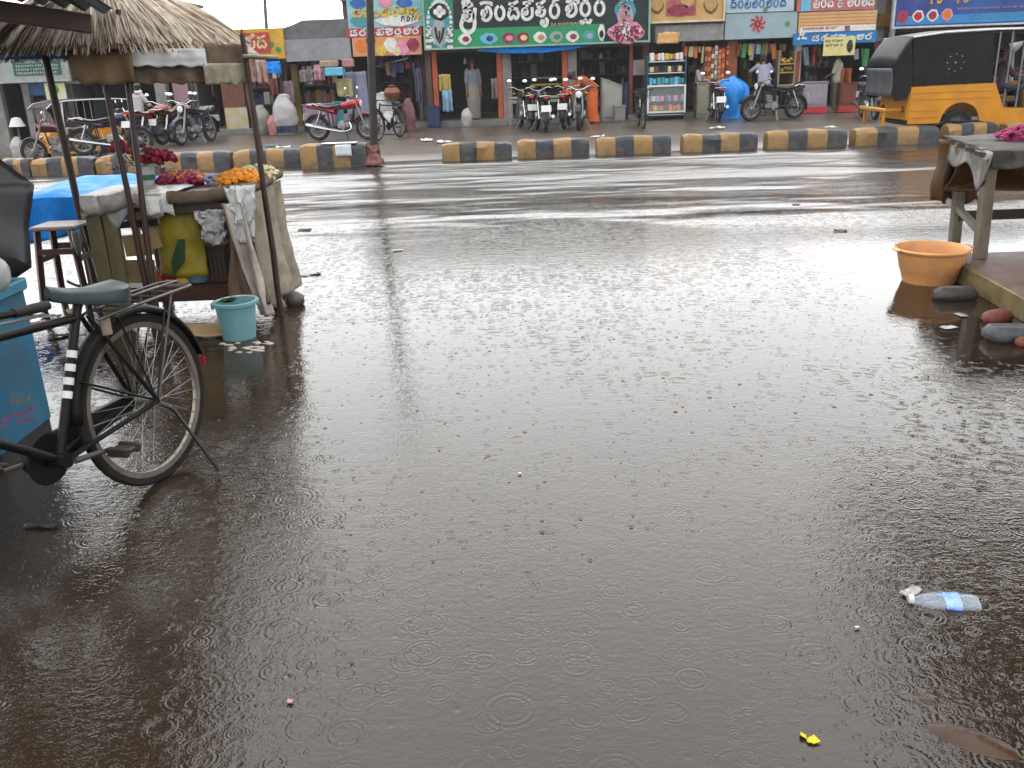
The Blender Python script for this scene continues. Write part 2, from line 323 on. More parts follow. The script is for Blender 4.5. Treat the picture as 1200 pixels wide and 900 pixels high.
kerb(898, 989, 175, 'striped kerb block in front of the black motorbike facing left')
kerb(1000, 1096, 171, 'striped kerb block in front of the rear end of the yellow auto rickshaw')
kerb(1108, 1166, 168, 'short kerb block right of the rear wheel of the yellow auto rickshaw')
kerb(1176, 1262, 166, 'kerb block behind the pink flowers on the right-hand table')
c = W(394, 166, 16.25)
po = MB().grid(lambda u, v: (c.x-.27+.62*u, 16.16+.36*v+.03*nz3(u*4, v*4), .407+.004*nz3(u*5, v*5, 3)), 10, 5)
po.grid(lambda u, v: (c.x+.0+.28*u, 16.075-.006*nz3(u*6, v*4, 3), .395-.2*v), 4, 4)
tag(po.build('paper_poster', M('torn_poster', '#dfe3e2', .35, .1, 9, c2='#b9c6cf'), solid=.004), 'torn white poster stuck over the top and front of a kerb block', 'poster')
# ================================================================== BUILDINGS
FY, SY = 27.0, 26.45            # facade plane, sign plane
ZG = lambda x: -.30 if x < -11 else (0.04 if x > -8.4 else -.15)
def fx(px, py=110, Y=FY): return W(px, py, Y).x
def fz(px, py, Y=FY): return W(px, py, Y).z
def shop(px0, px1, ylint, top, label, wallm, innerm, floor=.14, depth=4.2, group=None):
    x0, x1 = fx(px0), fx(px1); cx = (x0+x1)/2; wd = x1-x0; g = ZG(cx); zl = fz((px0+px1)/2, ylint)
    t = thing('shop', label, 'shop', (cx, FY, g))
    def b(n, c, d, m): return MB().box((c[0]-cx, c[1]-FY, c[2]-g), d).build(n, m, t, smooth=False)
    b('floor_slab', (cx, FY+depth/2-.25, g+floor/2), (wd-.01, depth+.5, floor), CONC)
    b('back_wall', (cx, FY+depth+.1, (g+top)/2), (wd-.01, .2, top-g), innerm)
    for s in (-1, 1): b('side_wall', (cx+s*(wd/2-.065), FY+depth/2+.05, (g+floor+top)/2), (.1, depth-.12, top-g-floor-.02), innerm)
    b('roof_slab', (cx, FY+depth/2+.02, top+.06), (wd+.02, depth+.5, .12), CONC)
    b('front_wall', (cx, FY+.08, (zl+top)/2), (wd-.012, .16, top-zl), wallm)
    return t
def column(par, px0, px1, y0, y1, m, name='column', Y=FY-.05, d=.22, m2=None):
    a, b = fx(px0, (y0+y1)/2, Y), fx(px1, (y0+y1)/2, Y); z1 = fz((px0+px1)/2, y0, Y); z0 = ZG(a)
    return MB().box(((a+b)/2, Y, (z0+z1)/2), (b-a, d, z1-z0), b=.012).build(name, m, par, True, smooth=False)
def panel(name, px0, px1, y0, y1, m, par=None, Y=SY, d=.06, bev=0.0):
    """flat board on plane Y covering the px box (in the middle of the span)"""
    xm = (px0+px1)/2; a, b = fx(px0, (y0+y1)/2, Y), fx(px1, (y0+y1)/2, Y); z1, z0 = fz(xm, y0, Y), fz(xm, y1, Y)
    return MB().box(((a+b)/2, Y+d/2, (z0+z1)/2), (b-a, d, z1-z0), b=bev).build(name, m, par, True, smooth=False)
# ---- lettering: hand drawn strokes, each glyph in a unit box
def arc(cx, cy, rx, ry, a0, a1, n=9): return [(cx+rx*math.cos(rad(a0+(a1-a0)*i/n)), cy+ry*math.sin(rad(a0+(a1-a0)*i/n))) for i in range(n+1)]
RING = arc(.5, .4, .36, .36, 100, 440, 14)
VA = [arc(.28, .42, .14, .14, -60, 260, 8), [(.36, .3), (.2, .14), (.42, .03), (.72, .08), (.92, .3), (.86, .6), (.62, .74), (.5, .62), (.56, .4)]]
TICK = [(.1, .86), (.42, .82), (.95, 1.0)]
GL = {
 'shri': [[(.3, .86), (.24, 1.04), (.48, 1.12), (.62, .98), (.5, .88)], [(.15, .74), (.5, .8), (.88, .92)], [(.5, .78), (.28, .62), (.52, .52), (.76, .6)], arc(.3, .3, .12, .12, -60, 280, 8), [(.38, .2), (.6, .12), (.82, .26), (.8, .46), (.58, .5)], [(.14, .2), (.02, -.1), (.2, -.38), (.6, -.46), (.92, -.2), (.94, .3), (1.02, .74)]],
 've': VA+[[(.02, .9), (.3, .98), (.7, .96), (.98, .92), (.92, .8)]],
 'am': [RING],
 'ka': [[(.1, .88), (.45, .84), (.92, 1.0)], [(.1, .56), (.5, .6), (.9, .56)], [(.5, .84), (.38, .68), (.52, .58)], [(.24, .54), (.08, .28), (.28, .04), (.5, .22), (.72, .04), (.93, .28), (.8, .54)]],
 'te': [[(.42, .56), (.26, .4), (.4, .26), (.52, .4), (.4, .56), (.16, .52), (.06, .26), (.26, .03), (.62, .02), (.92, .2), (.92, .64)], [(.15, .86), (.5, .9), (.84, .86)], [(.5, .9), (.5, .66)], [(.72, .92), (.8, 1.12), (.98, 1.06), (.92, .92)]],
 'shva': [[(.1, .78), (.5, .82), (.9, 1.0)], [(.5, .8), (.28, .64), (.52, .54), (.76, .62)], arc(.26, .34, .12, .12, -60, 280, 8), [(.34, .24), (.58, .14), (.82, .3), (.78, .5), (.56, .5)], arc(.62, -.2, .1, .1, -60, 260, 8), [(.66, -.3), (.8, -.4), (1.0, -.3), (1.04, -.06), (.84, .0)]],
 'r': [RING, [(.4, .82), (.52, .98), (.84, 1.0), (.68, 1.1), (.98, 1.2)]],
 'pa': VA+[[(.1, .86), (.4, .8), (.7, .98)], [(.6, .9), (1.0, .9), (1.1, .76), (.96, .72)]],
 'rla': [RING, [(.3, .82), (.6, .86), (.8, 1.02)], [(.1, -.2), (.22, -.36), (.4, -.3), (.5, -.16), (.62, -.32), (.86, -.34), (.96, -.16)]],
 'amp': [[(.9, .05), (.35, .72), (.45, .95), (.65, .85), (.55, .62), (.15, .3), (.3, .03), (.6, .05), (.85, .42)]],
}
def letters(word, px0, px1, ybase, ytop, m, par, Y, wgt=.11, name='lettering', d=.012):
    """word = list of glyph names (None is a gap); spreads them between px0 and px1"""
    units = sum(.45 if g is None else 1.16 for g in word); a, b = fx(px0, ybase, Y), fx(px1, ybase, Y); u = (b-a)/units
    zb, zt = fz((px0+px1)/2, ybase, Y), fz((px0+px1)/2, ytop, Y); h = zt-zb; mb = MB(); x = a
    for g in word:
        if g is None: x += .45*u; continue
        for st in (GL[g] if isinstance(g, str) else g):
            pts = [(x+q.x*u, Y, zb+q.y*h) for q in spline([(s[0], s[1], 0) for s in st], 3)]
            flat_stroke(mb, pts, wgt*min(u, h), d)
        x += 1.16*u
    return mb.build(name, m, par, True, smooth=False)
def flat_stroke(mb, pts, hw, d):
    n = len(pts); L_, R_ = [], []
    for i in range(n):
        a, b = pts[max(0, i-1)], pts[min(n-1, i+1)]; tx, tz = b[0]-a[0], b[2]-a[2]; q = math.hypot(tx, tz) or 1; nx, nz_ = -tz/q*hw, tx/q*hw
        x, y, z = pts[i]; L_.append((x+nx, y, z+nz_)); R_.append((x-nx, y, z-nz_))
    mb.rings([[l, r, (r[0], r[1]-d, r[2]), (l[0], l[1]-d, l[2])] for l, r in zip(L_, R_)])
def scribble(px0, px1, y0, y1, m, par, Y, seed=0, name='small_print', n=None, lines=1, wgt=.16):
    """print too small to read: short strokes in rows"""
    r = random.Random(seed); mb = MB(); S = [[(0, 0), (.1, .7), (.5, .8), (.6, .2)], [(.0, .4), (.3, .9), (.7, .5), (.3, 0), (0, .3)], [(0, .8), (.7, .8)], [(.1, 0), (.1, .9)], [(0, .2), (.4, 0), (.8, .5), (.3, .8)]]
    for l in range(lines):
        ya = y0+(y1-y0)*l/lines; yb = ya+(y1-y0)/lines*.68; xm = (px0+px1)/2
        zt, zb = fz(xm, ya, Y), fz(xm, yb, Y); h = zt-zb; a, b = fx(px0, ya, Y), fx(px1, ya, Y); x = a
        while x < b-h*.7:
            if r.random() < .14: x += h*.5; continue
            for st in r.sample(S, 2): flat_stroke(mb, [(x+p[0]*h*.9, Y, zb+p[1]*h) for p in st], wgt*h*.6, .006)
            x += h*1.0
    return mb.build(name, m, par, True, smooth=False, kind='stuff')
def blob(px, py, r, m, par, Y, name='picture', ry=None, d=.008):
    c = W(px, py, Y); k = r/ (FPX/(Y*.943+.4))**1 / 1
    k = r*(Y*.943+.4)/FPX; kz = (ry or r)*(Y*.943+.4)/FPX
    poly = [(c.x+k*math.cos(2*math.pi*i/18)*(1+.08*math.sin(5*i)), c.z+kz*math.sin(2*math.pi*i/18)*(1+.08*math.cos(4*i))) for i in range(18)]
    return MB().prism(poly, Y-d, Y).build(name, m, par, True, smooth=False)
# ---- the row of shops, left to right
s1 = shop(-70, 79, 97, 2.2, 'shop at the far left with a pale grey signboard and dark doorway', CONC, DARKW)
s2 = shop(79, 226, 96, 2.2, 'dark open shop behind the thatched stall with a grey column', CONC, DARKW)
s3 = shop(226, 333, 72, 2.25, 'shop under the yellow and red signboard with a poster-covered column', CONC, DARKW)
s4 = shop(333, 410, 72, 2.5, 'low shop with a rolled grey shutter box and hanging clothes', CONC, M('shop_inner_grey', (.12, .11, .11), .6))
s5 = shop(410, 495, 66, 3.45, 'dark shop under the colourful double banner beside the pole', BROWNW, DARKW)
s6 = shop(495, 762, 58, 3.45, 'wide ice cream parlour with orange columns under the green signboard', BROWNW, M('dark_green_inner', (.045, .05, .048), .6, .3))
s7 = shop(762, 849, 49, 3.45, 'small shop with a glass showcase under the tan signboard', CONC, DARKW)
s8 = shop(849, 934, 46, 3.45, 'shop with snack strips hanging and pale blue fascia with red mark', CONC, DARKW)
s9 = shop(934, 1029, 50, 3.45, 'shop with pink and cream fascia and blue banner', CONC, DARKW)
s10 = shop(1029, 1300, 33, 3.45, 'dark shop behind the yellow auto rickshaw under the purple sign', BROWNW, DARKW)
GREYC = M('grey_column', (.24, .235, .225), .5, .2, 4, dirt=.5); 
column(s1, -12, 6, 98, 150, GREYC); column(s1, 33, 41, 98, 168, GREYC)
column(s1, 46, 52, 120, 168, M('maroon_post', '#5a2326', .5), 'door_post'); column(s1, 70, 76, 120, 168, M('maroon_post', '#5a2326', .5), 'door_post')
panel('lintel_board', 28, 53, 98, 112, M('blue_board', '#2f5f8f', .5, .2), s1, FY-.12)
column(s2, 187, 200, 97, 160, GREYC, d=.3)
MB().box((fx(195, 150, FY-.1), FY-.1, .2), (.36, .36, .9)).build('column_base', M('brick_paint', '#6e4434', .6, .25, 9, dirt=.4), s2, True, smooth=False)
panel('wall_poster', 203, 221, 96, 121, M('pink_check_poster', '#94757d', .6, .2, 40), s2, FY-.02, .02)
column(s3, 264, 290, 96, 160, M('brick_paint', '#6e4434'), d=.3); panel('column_poster', 265, 291, 126, 158, M('yellow_white_poster', '#b0a05c', .5, .1, 5, c2='#b8b4b0'), s3, FY-.24, .02)
column(s4, 345, 353, 75, 155, M('yellow_post', '#6c5a22', .5, .3, dirt=.5))
column(s6, 500, 507, 60, 150, BROWNW); column(s6, 508, 514, 60, 148, ORANGE)
for a, b in ((583, 589), (659, 665)): column(s6, a, b, 58, 150, ORANGE); column(s6, b+.3, b+11, 56, 150, M('pinkgrey_column', (.27, .235, .23), .5, .15, 4, dirt=.4))
column(s6, 737, 741, 52, 148, M('pink_post', '#8a4a48', .5)); column(s6, 752, 760, 52, 148, M('brown_board', '#4b2420', .5))
panel('tin_plate', 742, 757, 70, 88, M('tin_plate', '#a29a94', .4, .1, 3, c2='#7e6a4c'), s6, FY-.2, .03)
for i, (a, b, y) in enumerate(((622, 660, 90), (622, 660, 98))): panel('shelf_rail', a, b, y, y+2, GREYC if i == 0 else PAL['yellow'], s6, FY+.5, .05)
column(s8, 850, 862, 48, 120, M('orange_wall', '#a0522f', .55, .25, 6, dirt=.3), d=.3); column(s8, 925, 934, 60, 135, M('orange_wall', '#a0522f'), d=.3)
panel('side_wall_panel', 826, 850, 55, 110, M('orange_wall', '#a0522f'), s7, FY+.1, .05)
column(s9, 931, 938, 52, 76, PLAST_W, 'drain_pipe'); column(s9, 1020, 1028, 50, 130, M('maroon_post', '#5a2326'))
panel('yellow_panel', 1030, 1046, 15, 31, M('ochre_panel', '#7a5a24', .5, .3), s10, FY-.1, .04); column(s10, 1046, 1050, -10, 30, PLAST_W, 'drain_pipe')
# tube light and bulbs that hang in the shops (not lit)
for (px, py, par) in ((545, 72, s6), (704, 66, s6), (801, 52, s7), (888, 56, s8)):
    p = W(px, py, FY+.3); MB().lathe([(.012, .1), (.02, .07), (.05, .0), (.045, -.05), (.01, -.075)], 10, p).build('bulb', PLAST_W, par, True)
MB().tube([W(442, 78, FY-.1), W(478, 68, FY-.1)], .02).build('awning_rod', PLAST_W, s5, True)
# ---- signboards
def sign(label, px0, px1, y0, y1, m, Y=SY, cat='signboard', d=.08, frame=None):
    xm = (px0+px1)/2; t = thing('signboard', label, cat, (fx(xm, y1, Y), Y, fz(xm, y1, Y)))
    panel('board', px0, px1, y0, y1, m, t, Y, d)
    if frame:
        x0, x1 = fx(px0, (y0+y1)/2, Y), fx(px1, (y0+y1)/2, Y); z1, z0 = fz(xm, y0, Y), fz(xm, y1, Y); f = .05
        mb = MB()
        for c, dd in (((((x0+x1)/2), z0), (x1-x0+.06, f)), ((((x0+x1)/2), z1), (x1-x0+.06, f)), ((x0, (z0+z1)/2), (f, z1-z0-f-.002)), ((x1, (z0+z1)/2), (f, z1-z0-f-.002))):
            mb.box((c[0], Y+d/2-.02, c[1]), (dd[0], d+.05, dd[1]))
        mb.build('frame', frame, t, True, smooth=False)
    return t
g1 = sign('pale grey signboard with a green text panel at far left', -30, 78, 63, 96, M('sign_pale', '#9a9f9c', .45, .1, 3, dirt=.3), SY-.3, frame=LTGREY)
panel('text_panel', 15, 71, 70, 88, M('sign_green_text', '#1d5a48', .4, .1), g1, SY-.32, .02); scribble(18, 69, 71, 88, PAL['white'], g1, SY-.325, 3, lines=4, wgt=.12)
g1b = sign('small purple and blue signboard just above the thatch at far left', -20, 26, 24, 46, PAL['purple'], SY+.6); blob(6, 34, 7, PAL['blue'], g1b, SY+.59); blob(17, 33, 5, PAL['crimson'], g1b, SY+.59)
g3 = sign('yellow signboard with two red lettered panels beside the grey shutter box', 250, 333, 34, 70, M('sign_yellow', '#c79a2e', .4, .15, 4, dirt=.2), SY-.1)
MB().tube([W(283, 34, SY-.2), W(283, 66, SY-.2)], .03).build('batten', DWOOD, g3, True)
for i, (a, b, y0, y1) in enumerate(((258, 281, 37, 62), (286, 316, 38, 62))):
    panel('red_panel', a, b, y0, y1, M('sign_red', '#b23a34', .4, .1), g3, SY-.13, .025)
    letters(['te', 'ka'] if i else ['ka'], a+2, b-1, y1-5, y0+4, PAL['cream'], g3, SY-.135, .1)
for k, (a, b) in enumerate(((318, 322), (326, 330))): blob(a, 52+6*k, 3, PAL['green'], g3, SY-.11)
t = thing('shutter_box', 'pale grey rolled shutter housing below a concrete parapet', 'shutter', (fx(371, 72), SY, fz(371, 72)))
panel('housing', 334, 411, 45, 71, M('shutter_grey', '#8b8d92', .45, .12, 5, dirt=.35), t, SY-.05, .5)
mb = MB(); x0, x1 = fx(331, 30, SY), fx(408, 30, SY); za, zb = fz(370, 45, SY), fz(370, 24, SY)
mb.prism([(x0, za+.004), (x1, za+.004), (x1, zb+.02), (x0+.55, zb+.02), (x0+.3, zb-.08), (x0, zb-.16)], SY+.02, SY+.5); mb.build('parapet', M('parapet_dark', '#66666a', .55, .2, 6, dirt=.5), t, True, smooth=False)
g5 = sign('upper blue, yellow and white printed banner beside the green signboard', 406, 494, -22, 32, M('sign_sky', '#4aa3c9', .4, .1, 3, c2='#a8cbb8'), SY-.05)
for k, (px, py, r, m, ry) in enumerate(((420, 4, 9, 'blue', 6), (452, 2, 8, 'pink', 6), (474, 3, 9, 'blue', 5), (424, 24, 12, 'teal', 7), (466, 24, 24, 'white', 6))): blob(px, py, r, PAL[m], g5, SY-.055-.003*k, ry=ry)
letters(['ka', 've', 'am', 'te', 'r', 'pa', 'shva'], 414, 492, 19, 10, PAL['yellow'], g5, SY-.075, .13); scribble(470, 492, 18, 28, PAL['navy'], g5, SY-.08, 5, lines=1)
g5b = sign('red strip with white lettering above the orange and pink banner', 406, 494, 32, 43, M('sign_crimson', '#b03a52', .4, .1), SY-.06); letters(['ka', 'r', 'am', 'te', 've', 'rla', 'pa', 'r'], 410, 493, 41, 34, PAL['white'], g5b, SY-.065, .13)
g5c = sign('lower orange and pink printed banner with pale flowers beside the pole', 413, 494, 43, 65, M('sign_orange', '#cf8f35', .4, .15, 3, c2='#c98a80'), SY-.07)
for k, (px, py, r, m) in enumerate(((424, 54, 7, 'orange'), (458, 53, 8, 'white'), (472, 56, 8, 'pink'), (484, 52, 7, 'crimson'), (465, 60, 5, 'cream'), (447, 59, 6, 'yellow'))): blob(px, py, r, PAL[m], g5c, SY-.075-.003*k)
# the long green signboard
YS = SY-.2
g6 = sign('long green signboard with large white lettering and small food pictures', 496, 761, -26, 53, M('sign_dark', '#0d1f20', .35, .12, 2), YS, frame=M('frame_pale_green', '#7fa893', .4))
panel('green_band', 532, 708, 31, 52, M('sign_green', '#1f8a5a', .35, .1, 2), g6, YS-.02, .018); panel('green_end', 497, 531, -24, 57, M('sign_green2', '#2b7a5e', .35, .15, 2), g6, YS-.021, .019)
letters(['shri'], 540, 560, 27, 3, PAL['white'], g6, YS-.025, .13); letters(['ve', 'am', 'ka', 'te', 'shva', 'r'], 563, 659, 23, 1, PAL['white'], g6, YS-.025, .125); letters(['pa', 'rla', 'r'], 662, 712, 19, -3, PAL['white'], g6, YS-.025, .125)
scribble(646, 683, 26, 31, PAL['cream'], g6, YS-.03, 8)
for k, (px, a, b_) in enumerate(((545, 'white', 'crimson'), (573, 'sky', 'navy'), (596, 'crimson', 'pink'), (613, 'crimson', 'cream'), (633, 'white', 'tan'), (652, 'grey', 'green'), (671, 'white', 'crimson'), (690, 'teal', 'grey'))):
    py = 46-(px-540)*.025; blob(px, py, 7.5 if k != 1 else 10, PAL[a], g6, YS-.024, ry=6); blob(px+1, py, 4, PAL[b_], g6, YS-.033, ry=3)
blob(705, 38, 4, PAL['white'], g6, YS-.035, ry=9); blob(705, 40, 2.5, PAL['black'], g6, YS-.045, ry=4)
# emblem at the left end: dark crown, white tilak, rows of pale petals
blob(515, 28, 15, PAL['teal'], g6, YS-.03, 'emblem', ry=27); blob(515, 14, 11, PAL['black'], g6, YS-.04, 'emblem', ry=9); blob(515, 38, 8, PAL['grey'], g6, YS-.04, 'emblem', ry=16)
mb = MB()
for i in range(26):
    a = math.pi*2*i/26; c = W(515+13.5*math.cos(a), 26+25*math.sin(a), YS-.04); mb.disc(c, .05, RX90, 6)
for px, py, r in ((511, 14, .08), (515, 10, .08), (519, 14, .08), (515, 18, .07)): mb.disc(W(px, py, YS-.05), r, RX90, 8)
for row in range(4):
    for px in (501, 504, 526, 529): mb.disc(W(px, 34+row*7, YS-.04), .05, RX90, 6)
mb.build('emblem_petals', PAL['white'], g6, True, smooth=False, kind='stuff')
mb = MB(); flat_stroke(mb, [tuple(W(a, b, YS-.055)) for a, b in ((510, 32), (512, 44), (515, 50), (518, 44), (520, 32))], .03, .006); flat_stroke(mb, [tuple(W(a, b, YS-.055)) for a, b in ((515, 36), (515, 46))], .025, .006); mb.build('emblem_mark', PAL['black'], g6, True, smooth=False)
# picture at the right end: pink lotus with a pale figure above it
for k, (px, py, r, ry, m) in enumerate(((733, 12, 12, 12, 'teal'), (733, 20, 9, 14, 'lilac'), (733, 22, 6, 12, 'pink'), (734, 38, 21, 12, 'pink'), (726, 40, 7, 9, 'crimson'), (742, 40, 7, 9, 'crimson'), (734, 36, 5, 9, 'white'))): blob(px, py, r, PAL[m], g6, YS-.028-.006*k, 'lotus_picture', ry=ry)
rl = random.Random(3); P = {}
for k in range(90):
    px, py = 734+rl.uniform(-20, 20), 38+rl.uniform(-10, 10)
    if ((px-734)/20)**2+((py-38)/11)**2 > 1: continue
    c0 = W(px, py, YS-.074); P.setdefault(PAL[rl.choice(('pink', 'lilac', 'crimson', 'white', 'pink'))], MB()).disc(c0, rl.uniform(.025, .06), RX90@Matrix.Rotation(rl.uniform(0, 3), 3, 'Z'), 7, ry=.025)
for k in range(46): c0 = W(733+rl.gauss(0, 4.5), 12+rl.gauss(0, 8), YS-.074); P.setdefault(PAL[rl.choice(('lilac', 'pink', 'teal', 'cream', 'tan'))], MB()).disc(c0, rl.uniform(.02, .05), RX90, 7, ry=.03)
build_multi('lotus_petals', P, g6, True, 'stuff')
t = tag(MB().grid(lambda u, v: (fx(560+135*u, 60, SY), SY-.12+.05*nz3(u*9, v*3), fz(628, 55.5-u*2, SY)-(.05+.12*math.sin(math.pi*u)+.03*nz3(u*14, 0, 1))*v), 30, 4).build('tarpaulin_strip', BLUETARP, solid=.006), 'blue tarpaulin edge sagging under the green signboard', 'tarpaulin')
# tan sign
g7 = sign('tan signboard with three food pictures in a cream frame', 762, 849, -24, 25, M('sign_tan', '#b98f55', .4, .15, 2.5, c2='#c7a468'), SY-.1, frame=M('frame_cream', '#c9bfa6', .45))
panel('picture_panel', 781, 816, -20, 18, M('sign_maroon', '#93324a', .4, .25, 4, c2='#b5806c'), g7, SY-.12, .015); blob(796, 12, 13, PAL['crimson'], g7, SY-.13, ry=6); blob(806, 0, 8, PAL['tan'], g7, SY-.13)
for px in (770, 833): blob(px, 6, 8, PAL['brown'], g7, SY-.105, ry=9); blob(px, 4, 7, PAL['tan'], g7, SY-.115, ry=8)
panel('awning_box', 768, 848, 29, 48, M('shutter_grey2', '#8d8b8a', .5, .2, 6, dirt=.5), s7, SY-.02, .4)
t = tag(MB().grid(lambda u, v: (fx(771+26*u-(v*2), 45, SY-.14), SY-.16-.05*math.sin(math.pi*u)+.02*nz3(u*5, v*5), fz(783, 38+13*v+2*nz3(u*4, v*3), SY-.16)), 8, 6).build('paper_bag', M('bag_print', '#d2bb78', .5, .1, 9, c2='#d58a5a'), solid=.01), 'pale yellow printed bag hanging below the tan signboard', 'bag')
g8 = sign('pale blue fascia with a red pinwheel mark over the snack shop', 850, 934, 15, 45, M('sign_paleblue', '#8fa6ad', .45, .08, 3, dirt=.25, dc=(.25, .27, .27)), SY-.02, d=.3)
mb = MB(); c0 = W(888, 28, SY-.03)
for k in range(8):
    a = math.pi/4*k; q = lambda r, o: (c0.x+r*math.cos(a+o), SY-.024, c0.z+r*math.sin(a+o)); flat_stroke(mb, [q(.03, 0), q(.15, 0), q(.21, .3)], .03, .006)
mb.build('red_mark', PAL['red'], g8, True, smooth=False); blob(923, 28, 3, PAL['green'], g8, SY-.021)
g8b = sign('white signboard with blue lettering above the pale blue fascia', 851, 931, -22, 14, M('sign_white8', '#a9bcc4', .45, .1, 3), SY-.04); letters(['ka', 'r', 'te', 've', 'am', 'pa', 'r', 'ka'], 856, 922, 9, -3, PAL['blue'], g8b, SY-.045, .09); blob(897, 11, 2.5, PAL['green'], g8b, SY-.045)
g9 = sign('pink signboard with white lettering at the top of the cream striped fascia', 935, 1027, -24, 12, M('sign_pink', '#b8646a', .45, .1, 3), SY-.06); panel('corner_picture', 939, 950, -4, 13, PAL['sky'], g9, SY-.075, .014); letters(['te', 'am', 'ka', None, 'amp', None, 've', 'r', 'pa', 'ka'], 953, 1025, 8, -3, PAL['white'], g9, SY-.065, .12)
g9b = sign('cream fascia with fine red stripes above the blue banner', 936, 1027, 13, 37, M('sign_cream', '#c4a878', .45, .1, 3), SY-.03)
for k in range(4): panel('stripe', 936.5, 1026.5, 16+k*4, 17.2+k*4, PAL['orange'], g9b, SY-.034, .0035)
panel('text_strip', 938, 1026, 30, 36.5, PAL['white'], g9b, SY-.036, .005); scribble(941, 985, 31, 36, PAL['red'], g9b, SY-.0365, 11); panel('blue_seal', 990, 996, 30, 36, PAL['purple'], g9b, SY-.04, .003)
g9c = sign('bright blue banner with a white fan mark and white lettering', 930, 1027, 38, 51, M('sign_blue', '#1272b8', .35, .1, 3), SY-.2); letters(['ka', 'r', 'te', 've', 'am', 'pa', 'r'], 951, 1023, 47, 41, PAL['white'], g9c, SY-.205, .12)
mb = MB()
for a in (-40, -12, 16, 44):
    c0 = W(940, 44, SY-.205); flat_stroke(mb, [(c0.x-.05, SY-.205, c0.z), (c0.x+.13*math.sin(rad(a*1.8)), SY-.205, c0.z+.15*math.cos(rad(a*1.8))*(-1 if abs(a) > 30 else 1))], .028, .005)
mb.build('fan_mark', PAL['white'], g9c, True, smooth=False)
t = thing('poster', 'yellow poster with a dark figure hanging under the blue banner', 'poster', (fx(984, 65, SY-.3), SY-.3, fz(984, 65, SY-.3)))
panel('sheet', 965, 1002, 43, 65, M('poster_yellow', '#c9bd62', .45, .12, 5, c2='#d8d0a0'), t, SY-.3, .012); blob(996, 54, 3.5, PAL['black'], t, SY-.303, ry=7); scribble(968, 988, 46, 56, PAL['brown'], t, SY-.302, 4, lines=2)
t = thing('poster', 'small yellow and white leaflet hanging under the far-left signboard', 'poster', (fx(65, 117, SY-.25), SY-.25, fz(65, 117, SY-.25))); panel('sheet', 53, 77, 97, 117, M('poster_y2', '#c8c46a', .45, .12, 5, c2='#c9c9bf'), t, SY-.25, .012); blob(64, 105, 5, PAL['green'], t, SY-.253)
g10 = sign('large deep blue signboard with gold lettering and four round food pictures', 1049, 1300, -30, 28, M('sign_violet', '#2c2a72', .35, .15, 1.2, c2='#2158a0'), SY-.1, frame=M('frame_white', '#b7bdc4', .45))
letters([[[(.2, 0), (.2, 1)], [(0, 0), (.4, 0)]], [[(.1, 0), (.1, 1)], [(.1, 1), (.6, .9), (.75, .5), (.6, .1), (.1, 0)]]], 1090, 1106, 3.5, -9, PAL['yellow'], g10, SY-.105, .13)
letters([[[(.2, 0), (.2, 1)], [(0, 0), (.4, 0)]], [[(.1, 0), (.1, 1)], [(.1, 1), (.6, .9), (.75, .5), (.6, .1), (.1, 0)]]], 1121, 1137, 2.5, -10, PAL['yellow'], g10, SY-.105, .13)
panel('sky_band', 1051, 1298, 15, 25, M('sign_cyan', '#2b83c0', .35, .1, 2), g10, SY-.112, .01); scribble(1122, 1215, 7, 11, PAL['lilac'], g10, SY-.115, 12); scribble(1138, 1215, 14, 22, PAL['sky'], g10, SY-.117, 13, lines=2)
for px, py, a, b_ in ((1058, 20, 'red', 'crimson'), (1076, 19, 'white', 'red'), (1093, 18, 'white', 'crimson'), (1110, 17, 'pink', 'orange')): blob(px, py, 6.5, PAL[a], g10, SY-.12, ry=6.5); blob(px, py, 4.6, PAL[b_], g10, SY-.128, ry=4.6)
# dark building and mast beyond the roofs
t = thing('building', 'dark purple flat-topped building rising behind the thatched roof', 'building', (fx(196, 60, 34), 34, 0))
a, b_ = fx(176, 30, 34), fx(213, 30, 34); zt = fz(200, 5, 34); MB().box(((a+b_)/2, 35.2, zt/2), (b_-a, 2.4, zt)).build('wall', M('violet_wall', '#4a4560', .6), t, True, smooth=False); MB().box(((a+b_)/2, 35.2, zt+.05), (b_-a+.2, 2.6, .1)).build('roof', M('roof_dark', '#34303c', .6), t, True, smooth=False)
for k in (.3, .7): MB().box((a+(b_-a)*k, 33.98, zt-.55), (.42, .05, .4)).build('window', PAL['navy'], t, True, smooth=False)
t = thing('mast', 'thin dark utility pole with drooping fronds behind the shutter box', 'pole', (fx(313, 60, 36), 36, 0))
p0 = W(314, 60, 36); p1 = W(309, -20, 36); MB().tube([(p0.x, 36, 0), p0, p1], [.08, .07, .06]).build('pole', M('mast_grey', (.12, .12, .13), .6), t, True)
for k in range(7):
    a = k*.9; c0 = Vector((p1.x, 36, p1.z-.1)); MB().tube([c0, c0+Vector((.35*math.cos(a), .35*math.sin(a), .1)), c0+Vector((.7*math.cos(a), .7*math.sin(a), -.45))], [.03, .03, .005], 5).build('frond', LEAF, t, True)
